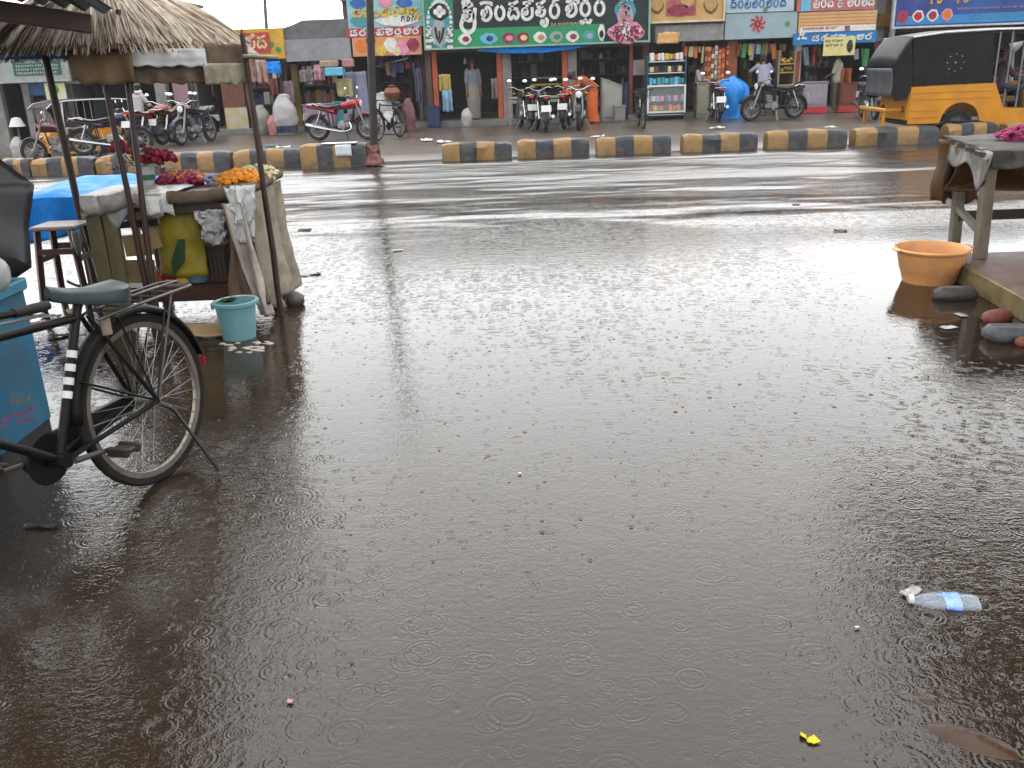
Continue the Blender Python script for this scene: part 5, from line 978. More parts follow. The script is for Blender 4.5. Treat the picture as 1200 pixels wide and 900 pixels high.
ST1 = M('dark_wet_stone', '#3b3634', .3, .35, 9, .02, 22, c2='#5c5350'); ST2 = M('grey_stone', '#58595a', .4, .3, 10, .02, 25)
def stone(name, label, px, py, d, m, rz=0, seed=0, z=.0):
    mb = MB().box((0, 0, 0), d, b=min(d)*.32); mb.v = [v*(1+.10*nz3(v.x*9, v.y*9, v.z*9+seed)) for v in mb.v]; o = mb.build(name, m, ang=50); p = G(px, py); o.location = (p.x, p.y, d[2]*.32+z); o.rotation_euler = (.05*seed-.1, .04, rz)
    return tag(o, label, 'stone')
stone('stone', 'flat black brick-shaped stone lying in the water right of the orange tub', 1118, 350, (.27, .15, .10), ST1, -.1, 1); stone('stone', 'grey stone at the right edge, nearest to the camera beside the plank', 1181, 398, (.27, .17, .10), ST2, .05, 2)
stone('brick', 'broken reddish brick half sunk beside the mossy plank', 1168, 376, (.2, .11, .08), M('brick_red', '#84483a', .5, .3, 9, .02, 30), .5, 3)
stone('stone', 'small dark stone between the black stone and the plank', 1150, 342, (.12, .1, .09), ST1, .7, 4); stone('brick', 'small red brick bit at the right edge beside the grey stone', 1198, 405, (.08, .07, .06), M('brick_red', '#84483a'), .2, 5)
stone('stone', 'dark stone wedged under the right corner of the flower stall', 346, 357, (.13, .12, .12), ST1, .3, 6)
def scrap(px, py, sx, sy, m, label, seed, rz=0, amp=.3, name='litter', cat='litter', group=None, z=0.0, th=.003):
    p = G(px, py, z); o = MB().grid(lambda u, v: ((u-.5)*sx*(1-.3*abs(nz3(v*3, seed))), (v-.5)*sy+.2*sy*nz3(u*3, seed+2), .006+amp*.5*sx*abs(nz3(u*3+seed, v*3, seed))), 7, 6).build(name, m, solid=th); o.location = (p.x, p.y, z); o.rotation_euler = (0, 0, rz)
    return tag(o, label, cat, group)
scrap(1112, 385, .10, .05, PLAST_W, 'white plastic scrap floating between the tub and the grey stone', 1, .3); scrap(1126, 370, .05, .09, PW, 'milky plastic scrap floating just below the black stone', 2, .1)
# crushed bottle, yellow petal, mud mound
p = G(1098, 706); t = thing('plastic_bottle', 'crushed clear plastic bottle with a blue label floating at lower right', 'bottle', (p.x, p.y, .004), rad(-8))
BT = M('bottle_plastic', (.62, .74, .88), .08, .1, 8, alpha=.12, spec=.5); pr = [(.0, 0), (.03, .002), (.034, .012), (.032, .04), (.035, .06), (.031, .09), (.034, .12), (.028, .15), (.014, .185), (.012, .195)]
RB = Matrix.Rotation(-math.pi/2, 3, 'Y'); mb = MB(); n = 24
mb.rings([[(lambda v: Vector((v.x+.115, v.y, v.z*.5*(1+.5*nz3(v.x*24, v.y*30)) + .0)))(RB@Vector((r*1.15*math.cos(2*math.pi*k/n), r*1.15*math.sin(2*math.pi*k/n), z))) for k in range(n)] for r, z in pr], cap=False); mb.build('body', BT, t)
mb = MB(); mb.rings([[(lambda v: Vector((v.x+.115, v.y, v.z*.5*(1+.5*nz3(v.x*24, v.y*30))+.001)))(RB@Vector((r*1.17*math.cos(2*math.pi*k/n), r*1.17*math.sin(2*math.pi*k/n), z))) for k in range(n)] for r, z in ((.0335, .055), (.0365, .06), (.0335, .09), (.034, .1))], cap=False); mb.build('label_band', M('label_blue', '#3a62c0', .3, .25, 20, c2='#88a6dc', alpha=.55), t)
MB().lathe([(0, .2), (.015, .198), (.0155, .185), (.0145, .183)], 14, (.115, 0, .004), RB).build('cap', PLAST_W, t)
scrap(1068, 696, .07, .035, PW, 'curl of clear plastic torn off beside the floating bottle', 7, .5, .5)
p = G(945, 868); mb = MB()
for a, s in ((.1, 1), (2.4, .75), (-.5, .55)):
    d = Vector((math.cos(a), math.sin(a), 0))*.032*s; q = Vector((-d.y, d.x, 0))*.36; mb.add([(0, 0, .006), d*.5+q+Vector((0, 0, .012)), d+Vector((0, 0, .006)), d*.5-q+Vector((0, 0, .004))], [(0, 1, 2, 3)])
o = mb.build('flower_petal', M('petal_yellow', '#e6cf2a', .4, .1, 30), solid=.003); o.location = (p.x, p.y, .0); o.rotation_euler = (0, 0, -.45); tag(o, 'small bright yellow curled petal floating at the bottom of the picture', 'petal')
MUD = M('mud_stone', '#3d2614', .3, .3, 12, .01, 30)
for px, py, sx, sy, h, lab in ((1140, 868, .13, .055, .012, 'long brown stone just breaking the water at bottom right'), (1088, 822, .035, .02, .008, 'small brown stone tip left of the long brown stone at bottom right')):
    p = G(px, py); mb = MB().ball((0, 0, -.02), 1, (sx, sy, h+.02), 24, 12); mb.v = [Vector((v.x, v.y, v.z*(1+.25*nz3(v.x*20, v.y*20)))) for v in mb.v]; o = mb.build('submerged_stone', MUD); o.location = (p.x, p.y, 0); o.rotation_euler = (0, 0, -.6); tag(o, lab, 'stone')
# floating litter
LW = M('litter_white', '#c9c7c2', .35, .15, 10); LB = M('litter_dark', '#2c2826', .5); LP = M('litter_pink', '#c58a94', .4)
for i, (px, py, sx, sy, m, lab) in enumerate(((360, 322, .22, .06, LW, 'pale litter strip floating right of the flower stall'), (357, 270, .14, .07, LB, 'dark clump floating beside the road right of the stall'), (466, 294, .10, .04, LW, 'white scrap floating on the wet road right of the pole reflection'), (340, 824, .016, .012, LP, 'tiny pink petal floating at the lower left'), (609, 556, .014, .012, LW, 'tiny white fleck floating in the middle of the water'), (985, 271, .12, .05, LB, 'dark twig clump floating left of the right-hand table'), (933, 240, .09, .05, LB, 'small dark lump floating on the road behind the orange tub'), (1004, 737, .012, .008, LW, 'tiny white fleck floating left of the crushed bottle'), (48, 618, .13, .03, LB, 'grey twig floating under the blue metal box reflection'))):
    scrap(px, py, sx, sy, m, lab, 20+i, random.uniform(-.5, .5))
for q, (px, py, n, sx, sy, lab) in enumerate(((285, 410, 22, .16, .06, 'foamy white litter floating just in front of the teal bucket'), (310, 402, 12, .07, .03, 'smaller patch of foamy litter right of the teal bucket'), (268, 404, 7, .05, .03, 'few foam bits left of the foamy litter by the teal bucket'))):
    p = G(px, py); rr_ = random.Random(q); mb = MB()
    for i in range(n): mb.ball((rr_.uniform(-sx, sx), rr_.uniform(-sy, sy), .0), rr_.uniform(.007, .022), (1.3, .8, .35), 7, 5, jit=.25)
    o = mb.build('foam', M('foam', '#bdb6ac', .4, .2, 20, dirt=.4)); o.location = p; tag(o, lab, 'litter', None, None)
c0 = G(95, 338); mb = MB().tube(spline([(-.12, .05, .05), (-.06, .02, .03), (0, 0, .02), (.1, .0, .035), (.15, .02, .06)], 4), .012, 6); o = mb.build('bent_strip', BLACK); o.location = c0; tag(o, 'bent black rubber strip lying behind the wooden stool', 'litter')
for i, (px, py) in enumerate(((60, 372), (70, 395), (45, 380), (84, 366), (30, 368))): scrap(px, py, .14, .06, (GUNNYL, LB, LP, CARD, LB)[i], ('brown leaf litter floating behind the bicycle saddle', 'dark litter floating under the bicycle top tube', 'pink scrap floating beside the blue metal box', 'tan cardboard bit floating behind the bicycle', 'black litter floating behind the handlebar grip')[i], 50+i, i*.7)
# litter on the far pavement
for i, (px, Yy, m, lab) in enumerate(((330, 20.5, LW, 'white litter on the pavement behind the marigold heap'), (318, 21.2, M('litter_green', '#3f7f68', .5), 'green plastic bundle on the pavement left of the white sacks'), (500, 21.0, LW, 'white litter on the pavement right of the dark pole'), (520, 20.3, LW, 'small pale litter on the pavement near the first block right of the pole'), (700, 20.2, LW, 'white litter on the pavement behind the bikes with white plates'), (972, 20.4, LW, 'white litter on the pavement right of the black motorbike'), (840, 21.5, LW, 'pale litter on the pavement below the blue plastic sheet'))):
    x = W(px, 165, Yy).x; o = scrap(600, 400, .35, .2, m, lab, 70+i, i, .5); o.location = (x, Yy, pave_z(x, Yy)+.02)
# ================================================================== GOODS IN FRONT OF THE SHOPS
rg = random.Random(5)
def zfloor(x, Y): return (ZG(x)+.14) if Y > 26.7 else pave_z(x, Y)+.012
# glass showcase
Y = 25.9; x0, x1 = W(758, 120, Y).x, W(803, 120, Y).x; g = zfloor((x0+x1)/2, Y); cx = (x0+x1)/2; wd = x1-x0
t = thing('display_case', 'glass showcase full of bright packets under the tan signboard', 'display case', (cx, Y, g)); TE = M('case_teal', '#24525a', .45, .2, 4)
zt = W(780, 65, Y).z-g; zm = W(780, 100, Y).z-g; zb = W(780, 131, Y).z-g
MB().box((0, .45, zt/2), (wd, .03, zt)).build('back_panel', TE, t, smooth=False)
for s in (-1, 1): MB().box((s*(wd/2-.015), .2, zt/2-.01), (.03, .46, zt-.03)).build('side_panel', TE, t, smooth=False)
for z in (zb*.6, zm-.02, zm+.32, zm+.62): MB().box((0, .2, z), (wd-.07, .44, .025)).build('shelf', PLAST_W, t, smooth=False)
mb = MB()
for z in (zb, zm-.01): mb.box((0, -.04, z), (wd, .05, .05))
for s in (-1, 1): mb.box((s*(wd/2-.025), -.04, (zb+zm)/2), (.05, .05, zm-zb-.06))
mb.build('white_frame', WHITE, t, smooth=False); MB().box((0, -.03, (zb+zm)/2), (wd-.1, .008, zm-zb-.06)).build('glass', GLASS, t, smooth=False)
P = {}
for z, h, ks in ((zb+.02, .2, ('yellow', 'orange', 'red', 'brown')), (zb+.26, .22, ('pink', 'lilac', 'white', 'purple')), (zm+.01, .25, ('sky', 'pink', 'sky', 'teal')), (zm+.34, .2, ('cream', 'brown', 'black')), (zm+.64, .25, ('orange', 'yellow', 'green', 'orange', 'white'))):
    x = -wd/2+.06
    while x < wd/2-.1:
        w_ = rg.uniform(.06, .14); P.setdefault(PAL[rg.choice(ks)], MB()).box((x+w_/2, .05+rg.uniform(-.02, .04), z+h*.4), (w_*.9, .08, h*rg.uniform(.5, .85)), R=Matrix.Rotation(rg.uniform(-.15, .15), 3, 'Y'), b=.012); x += w_
build_multi('packets', P, t, kind='stuff')
# hanging snack strips
for i, px in enumerate((828, 832, 836, 840, 844, 848, 853)):
    Y = 26.5-.06*(i % 3); y0 = 52+rg.uniform(0, 8)-(px-826)*.04; y1 = 100+rg.uniform(-6, 12); a, b = W(px, y0, Y), W(px, y1, Y); P = {}; ks = [('orange', 'brown'), ('tan', 'red'), ('brown', 'cream'), ('grey', 'white'), ('orange', 'tan'), ('red', 'orange'), ('brown', 'orange')][i]; n = int((a.z-b.z)/.13)
    for k in range(n): P.setdefault(PAL[ks[k % 2]], MB()).box((a.x+rg.uniform(-.01, .01), Y, a.z-.06-.13*k), (.085, .03, .115), R=Matrix.Rotation(rg.uniform(-.3, .3), 3, 'Z'), b=.01)
    tag(build_multi('snack_strip', P), ['leftmost snack packet strip, orange and brown, right of the glass showcase', 'snack packet strip in tan and red, second from the showcase', 'brown and cream snack packet strip, third from the showcase', 'grey and white snack packet strip in the middle of the bunch', 'orange and tan snack packet strip, fifth from the showcase', 'red and orange snack packet strip beside the orange wall', 'rightmost snack packet strip, brown and orange, above the blue plastic sheet'][i], 'snacks', 'snack strips hanging outside the shop')
def cabinet(name, label, cat, px0, px1, ytop, Y, m, d=.5, base=None, slope=0.0, legs=False, group=None):
    xa, xb = W(px0, 130, Y).x, W(px1, 130, Y).x; cx = (xa+xb)/2; g = zfloor(cx, Y); h = W((px0+px1)/2, ytop, Y).z-g; wd = xb-xa; t = thing(name, label, cat, (cx, Y, g), 0, group); bz = .22*h if base else 0
    if legs:
        for sx in (-1, 1):
            for sy in (0, 1): MB().box((sx*(wd/2-.04), .04+sy*(d-.08), h/2-.03), (.05, .05, h-.06)).build('leg', m, t, smooth=False)
        MB().box((0, d/2, h-.03), (wd, d, .05), b=.006).build('top', m, t, smooth=False); MB().box((0, .03, h-.12), (wd-.14, .025, .08)).build('apron', m, t, smooth=False); return t
    MB().add([(-wd/2, 0, bz), (wd/2, 0, bz), (wd/2, d, bz), (-wd/2, d, bz), (-wd/2, 0, h), (wd/2, 0, h-slope), (wd/2, d, h-slope), (-wd/2, d, h)], [(3, 2, 1, 0), (4, 5, 6, 7), (0, 1, 5, 4), (1, 2, 6, 5), (2, 3, 7, 6), (3, 0, 4, 7)]).build('body', m, t, smooth=False)
    MB().box((0, d/2, h-slope/2+.015), (wd+.05, d+.05, .03), R=Matrix.Rotation(math.atan2(slope, wd), 3, 'Y')).build('top', m, t, smooth=False); MB().box((0, -.012, bz+(h-slope-bz)*.5), (wd*.86, .02, (h-slope-bz)*.8), b=.006).build('door_panel', m, t, smooth=False)
    if base: MB().box((0, d/2-.01, bz/2), (wd+.03, d+.02, bz-.004)).build('base', base, t, smooth=False)
    return t
PG = M('podium_grey', '#9c9a94', .5, .1, 4, dirt=.25)
cabinet('counter', 'tall pale grey podium with a sloped top in the parlour beside the woman in orange', 'counter', 706, 729, 92, 26.2, PG, slope=.22); cabinet('box', 'small pale grey box on the ground right of the sloped podium', 'box', 720, 733, 125, 25.6, M('box_grey', '#85827c', .5, .15, 5, dirt=.3), .3)
cabinet('counter', 'grey white counter on a red base under the blue banner', 'counter', 940, 968, 97, 26.3, M('counter_pale', '#8f8a92', .4, .1, 5, dirt=.3), base=M('base_red', '#b0303e', .4, .2)); cabinet('counter', 'red painted counter with moss stains at the right of the blue banner shop', 'counter', 983, 1003, 98, 26.2, M('counter_red', '#7d2b2a', .5, .3, 4, c2='#4a3a22'), base=M('base_red2', '#a03232', .4, .2))
cabinet('table', 'pale wooden table behind the parked motorbikes in the green parlour', 'table', 596, 660, 113, 25.4, M('pale_table', '#8d877c', .5, .2, 5, dirt=.3), legs=True); cabinet('counter', 'small pale stand below the seated man in white', 'counter', 816, 830, 98, 26.2, M('stand_pale', '#8d8878', .5, .15), .4)
cabinet('counter', 'low counter covered with pink and blue posters behind the red motorbike', 'counter', 355, 391, 123, 25.8, M('poster_counter', '#5d7f98', .45, .3, 7, c2='#b5748c', dirt=.2)); cabinet('crate', 'blue crate stack at the left orange column of the parlour', 'crate', 500, 515, 126, 26.1, M('crate_blue', '#2a3458', .5, .3, 8))
cabinet('board', 'dark blue board standing right of the sloped podium', 'board', 730, 736, 98, 26.5, PAL['navy'], .1); cabinet('panel', 'teal panel standing behind the red motorbike', 'panel', 391, 402, 120, 26.2, PAL['teal'], .1)
cabinet('table', 'dark brown table with cardboard on it behind the maroon motorbike', 'table', 66, 88, 143, 24.9, DWOOD, legs=True)
def hang(name, label, cat, px0, px1, y0, y1, Y, m, seed=0, amp=.05, taper=0.0, group=None):
    return tag(MB().grid(lambda u, v: ((lambda px: W(px, 100, Y).x)(px0+(px1-px0)*(u*(1-taper*v)+taper*v*.5))+.02*nz3(u*5, v*4, seed), Y+amp*math.sin(u*11+seed)*(.3+v)+.03*nz3(u*4, v*4, seed+5), W((px0+px1)/2, y0+(y1-y0)*v+1.5*nz3(u*5, seed), Y).z), 12, 12).build(name, m, solid=.02), label, cat, group)
hang('hanging_shirt', 'pale olive shirt hanging in front of the low grey-shutter shop', 'shirt', 394, 413, 92, 113, 26.3, M('shirt_olive', '#a3a070', .7, .15), 2); hang('hanging_cloth', 'lavender grey cloth hanging left of the dark pole', 'cloth', 404, 430, 84, 142, 26.45, M('cloth_lavender', '#82829a', .7, .2, 12), 4)
hang('hanging_cloth', 'yellow printed cloth hanging beside the left orange column', 'cloth', 515, 528, 87, 106, 26.4, M('cloth_y', '#b09a58', .7, .2, 12), 5); hang('hanging_cloth', 'light blue cloth hanging beside the left orange column', 'cloth', 518, 529, 106, 131, 26.3, M('cloth_lb', '#7fa8c4', .7, .2), 6)
hang('hanging_cloth', 'purple and red clothes hanging in the shop of the white sacks', 'cloth', 316, 326, 92, 112, 26.4, M('cloth_pr', '#5a3048', .7, .4, 9, c2='#8a3c3c'), 7); hang('hanging_cloth', 'mauve cloth hanging right of the poster-covered column', 'cloth', 332, 344, 95, 122, 26.5, M('cloth_mv', '#7d6474', .7, .3, 9), 8)
hang('hanging_cloth', 'pale cloth strip hanging in the parlour doorway beside the standing man', 'cloth', 576, 583, 92, 116, 26.6, M('cloth_pale', '#77726c', .7), 9); hang('blue_sheet', 'bright blue tarpaulin scrap under the yellow and red signboard', 'tarpaulin', 307, 331, 72, 86, 26.2, M('blue_tarp', (.02, .2, .55)), 10)
hang('hanging_cloth', 'striped lilac cloth hanging on the dark door jamb left of the parlour', 'cloth', 487, 494, 80, 120, 26.7, M('cloth_ll', '#5d5672', .7, .3, 14), 12); hang('hanging_bag', 'pink plastic bag hanging under the grey shutter box', 'bag', 370, 381, 76, 94, 26.0, M('bag_pink', '#b98a98', .5, .2), 11); hang('hanging_bag', 'grey plastic bag hanging at the left end of the grey shutter shop', 'bag', 352, 369, 82, 96, 26.2, M('bag_grey', '#77736c', .5, .25), 13)
t = tag(MB().box((W(392, 83, 26).x, 26, W(392, 84, 26).z), (.5, .25, .22), b=.02).build('blue_carton', PAL['sky']), 'light blue carton hanging under the grey shutter box', 'carton'); tag(MB().box((W(386, 75, 26.1).x, 26.1, W(386, 75, 26.1).z), (.5, .3, .18), b=.03).build('beige_carton', M('carton_beige', '#9a8470', .6)), 'beige carton on top of the light blue carton', 'carton'); tag(MB().box((W(408, 74, 26.1).x, 26.1, W(408, 74, 26.1).z), (.32, .25, .22), b=.03).build('pink_carton', M('carton_pink', '#a86f78', .6)), 'small pink carton right of the beige carton', 'carton')
def sack(label, px, Y, w_, h, m, seed=0, band=None, cat='sack'):
    x = W(px, 140, Y).x; g = zfloor(x, Y); t = thing('full_sack', label, cat, (x, Y, g)); mb = MB(); rs = []
    for i in range(13):
        u = i/12; r = w_/2*(.82+.24*math.sin(math.pi*u*.9)-.42*max(0, u-.7)/.3); rs.append([Vector((r*(1+.22*nz3(math.cos(a)*2, math.sin(a)*2, u*4+seed))*math.cos(a), r*.75*(1+.22*nz3(math.cos(a)*2, math.sin(a)*2, u*4+seed))*math.sin(a), h*u)) for a in [2*math.pi*k/16 for k in range(16)]])
    mb.rings(rs).build('bag', m, t); MB().ball((.02, 0, h*1.0), w_*.22, (1.2, .6, .5), 10, 6, jit=.3).build('tied_neck', m, t)
    if band: MB().lathe([(w_*.505, h*.06), (w_*.535, h*.16), (w_*.53, h*.24)], 16).build('blue_bottom', band, t).scale = (1, .78, 1)
    return t
SW = M('sack_white', '#a9a7a6', .5, .15, 9, dirt=.25)
sack('big white sack with a dark blue bottom right of the poster-covered column', 334, 25.4, .62, .98, SW, 1, PAL['navy']); sack('greyish white sack left of the big blue-bottomed sack', 306, 25.7, .5, .72, M('sack_grey', '#87857f', .5, .15, 9, dirt=.3), 2); sack('small red and white sack between the two pale sacks', 319, 25.3, .3, .5, M('sack_redwhite', '#b0928c', .5, .3, 14, c2='#a04040'), 3)
sack('tall white sack right of the dark pole', 449, 24.6, .62, .95, SW, 4); sack('lower white sack in front of the tall white sack by the pole', 456, 24.1, .5, .5, SW, 5); sack('small white sack standing beside the standing man in the parlour', 547, 25.9, .3, .46, SW, 6); sack('small white sack on the pavement at far left', 14, 24.4, .35, .55, SW, 7)
x = W(461, 128, 24.4).x; t = thing('clay_pot', 'round red brown pot standing on the white sacks by the pole', 'pot', (x, 24.4, pave_z(x, 24.4)+.84)); MB().lathe([(.0, 0), (.12, .01), (.2, .1), (.22, .18), (.17, .28), (.11, .3), (.13, .33), (.1, .33), (.08, .29), (.0, .25)], 22).build('pot', M('clay', '#7d4a38', .5, .2, 6, dirt=.3), t)
MB().ball((0, 0, .34), .09, (1, 1, .3)).build('lid', M('clay_lid', '#5e3a30', .5), t)
sack('pinkish cloth bundle right of the brown pot', 479, 24.7, .35, .8, M('bundle_pink', '#6e4a4c', .6, .3), 8, None, 'bundle')
c0 = W(20, 146, 24.6); t = thing('lampshade_stand', 'white cone-topped stand beside the small white sack at far left', 'stand', (c0.x, 24.6, pave_z(c0.x, 24.6)+.012)); hh = c0.z-t.location.z
MB().tube([(0, 0, 0), (0, 0, hh)], .02).build('post', GWOOD, t); MB().lathe([(.2, hh-.05), (.11, hh+.16), (.0, hh+.19)], 16).build('shade', PLAST_W, t)
# blue sheet over upright goods
x = W(857, 115, 25.2).x; g = zfloor(x, 25.2); hz = W(857, 89, 25.2).z-g
def bs(u, v):
    a = 2*math.pi*u; q = min(1, v*3.2); k = 1 if v > .3 else math.sin(q*math.pi/2); w_ = (.44 if v < .5 else .44-.16*min(1, (v-.5)/.12)+.10*max(0, (v-.75)/.25)); f = 1+.10*math.sin(a*5+v*4)+.06*nz3(u*7, v*6)
    return (x+w_*k*f*math.cos(a)*(1 if v < .5 else .95), 25.2+.3*k*f*math.sin(a), g+hz*(1-v)+.05*nz3(u*4, v*5, 3))
tag(MB().grid(bs, 40, 30).build('blue_plastic_sheet', M('blue_sheet_vivid', '#0f7fd6', .3, .2, 6)), 'vivid blue plastic sheet wrapped over a tall bulging load outside the snack shop', 'plastic sheet')
# fruit rack
t = thing('fruit_rack', 'wooden rack with yellow fruit at the orange column of the snack shop', 'rack', (W(918, 135, 26.3).x, 26.3, zfloor(W(918, 135, 26.3).x, 26.3))); g = t.location.z
for s in (-1, 1): MB().box((s*.22, .1, .85), (.05, .3, 1.7)).build('upright', GWOOD, t, smooth=False)
for y in (75, 85, 100): MB().box((0, .1, W(918, y, 26.3).z-g), (.4, .34, .035)).build('shelf', M('tray_tan', '#a5814a', .5), t, smooth=False)
mb = MB(); [mb.ball((rg.uniform(-.18, .18), rg.uniform(-.02, .2), W(918, y, 26.3).z-g+.05+rg.uniform(0, .08)), .04, nu=7, nv=5) for y, n in ((75, 26), (85, 14)) for _ in range(n)]; mb.build('fruit', M('fruit_yellow', '#b8a23c', .5, .3, 20, c2='#8a6a2a'), t, kind='stuff')
hang('orange_bundle', 'orange brown cloth bundle above the red counter', 'cloth', 982, 997, 80, 97, 26.5, M('cloth_rust', '#8a4a20', .7, .3), 21, .1)

# shelves crowded with goods inside the dark shops
def goods_shelf(label, px0, px1, Y, seed, ks, h=1.9):
    xa, xb = W(px0, 120, Y).x, W(px1, 120, Y).x; cx = (xa+xb)/2; wd = xb-xa; t = thing('goods_shelf', label, 'shelf', (cx, Y, ZG(cx)+.14), 0, 'goods shelves inside the shops'); r = random.Random(seed); P = {}
    for s in (-1, 1): MB().box((s*(wd/2-.02), .16, h/2), (.04, .32, h)).build('upright', DWOOD, t, smooth=False)
    n = 4
    for k in range(n):
        z = .12+k*h/n; MB().box((0, .16, z), (wd-.09, .3, .03)).build('shelf', GWOOD, t, smooth=False); x = -wd/2+.06
        while x < wd/2-.16:
            w_ = r.uniform(.07, .2); hh = r.uniform(.12, h/n-.1)
            if r.random() < .85: P.setdefault(PAL[r.choice(ks)], MB()).box((x+w_/2, .12+r.uniform(-.05, .05), z+.02+hh/2), (w_*.92, .16, hh), R=Matrix.Rotation(r.uniform(-.2, .2), 3, 'Z'), b=.012)
            x += w_
    build_multi('goods', P, t, kind='stuff')
for i, (a, b, Y, lab, ks) in enumerate(((44, 68, 27.9, 'goods shelf between the maroon door posts at far left', ('red', 'brown', 'grey', 'navy')), (84, 112, 28.2, 'goods shelf in the dark shop behind the old auto rickshaw', ('navy', 'grey', 'green', 'brown')), (205, 256, 28.4, 'goods shelf behind the pink check poster', ('navy', 'teal', 'grey', 'black')), (292, 332, 27.9, 'goods shelf behind the white sacks', ('purple', 'brown', 'red', 'grey', 'white')), (356, 394, 27.8, 'goods shelf behind the poster counter', ('brown', 'tan', 'grey', 'pink')), (444, 484, 28.8, 'goods shelf in the dark shop right of the pole', ('brown', 'black', 'crimson', 'navy')), (604, 655, 29.2, 'long shelf at the back of the parlour behind the motorbikes', ('black', 'grey', 'brown', 'navy')), (680, 735, 29.4, 'shelf at the back of the parlour behind the sloped podium', ('black', 'navy', 'grey')), (806, 824, 28.4, 'narrow shelf behind the man in the white shirt', ('brown', 'cream', 'red', 'grey')), (866, 908, 28.4, 'shelf behind the man in the pale grey shirt', ('brown', 'tan', 'yellow', 'navy', 'red')), (940, 974, 28.2, 'shelf behind the grey white counter on a red base', ('navy', 'grey', 'brown', 'teal')))):
    goods_shelf(lab, a, b, Y, 90+i, ks)

# strings of small goods hung under the shop lintels
for i, (a, b, y, lab, ks) in enumerate(((294, 332, 76, 'string of small dark goods hung under the lintel left of the yellow post', ('purple', 'brown', 'red', 'grey', 'white')), (354, 408, 76, 'string of bags hung along the bottom of the grey shutter box', ('tan', 'pink', 'grey', 'white', 'brown')), (446, 488, 72, 'string of dark goods hung in the shop right of the pole', ('brown', 'crimson', 'navy', 'black')), (800, 826, 53, 'string of packets hung above the man in the white shirt', ('cream', 'red', 'grey', 'orange')), (864, 922, 50, 'string of packets hung under the pale blue fascia', ('brown', 'yellow', 'green', 'grey', 'orange')), (942, 966, 54, 'string of packets hung left of the yellow poster', ('grey', 'teal', 'brown', 'red')), (1003, 1020, 56, 'string of packets hung right of the yellow poster', ('green', 'grey', 'yellow', 'brown')))):
    Y = 26.75; r = random.Random(40+i); A, B_ = W(a, y, Y), W(b, y, Y); t = thing('goods_string', lab, 'goods', (A.x, Y, A.z), 0, 'strings of goods under the lintels'); Ln = (B_-A).length; dv = (B_-A); P = {}
    MB().tube([(0, 0, 0), (dv.x*.5, 0, dv.z*.5-.03), (dv.x, 0, dv.z)], .006, 5).build('cord', BLACK, t)
    x = .03
    while x < Ln-.05:
        w_ = r.uniform(.06, .15); h = r.uniform(.14, .5); P.setdefault(PAL[r.choice(ks)], MB()).box((dv.x*x/Ln, r.uniform(-.05, .05), dv.z*x/Ln-.03-h/2), (w_, .04, h), R=Matrix.Rotation(r.uniform(-.15, .15), 3, 'Y')@Matrix.Rotation(r.uniform(-.5, .5), 3, 'Z'), b=.012, ); x += w_*r.uniform(.8, 1.5)
    build_multi('goods', P, t, kind='stuff')
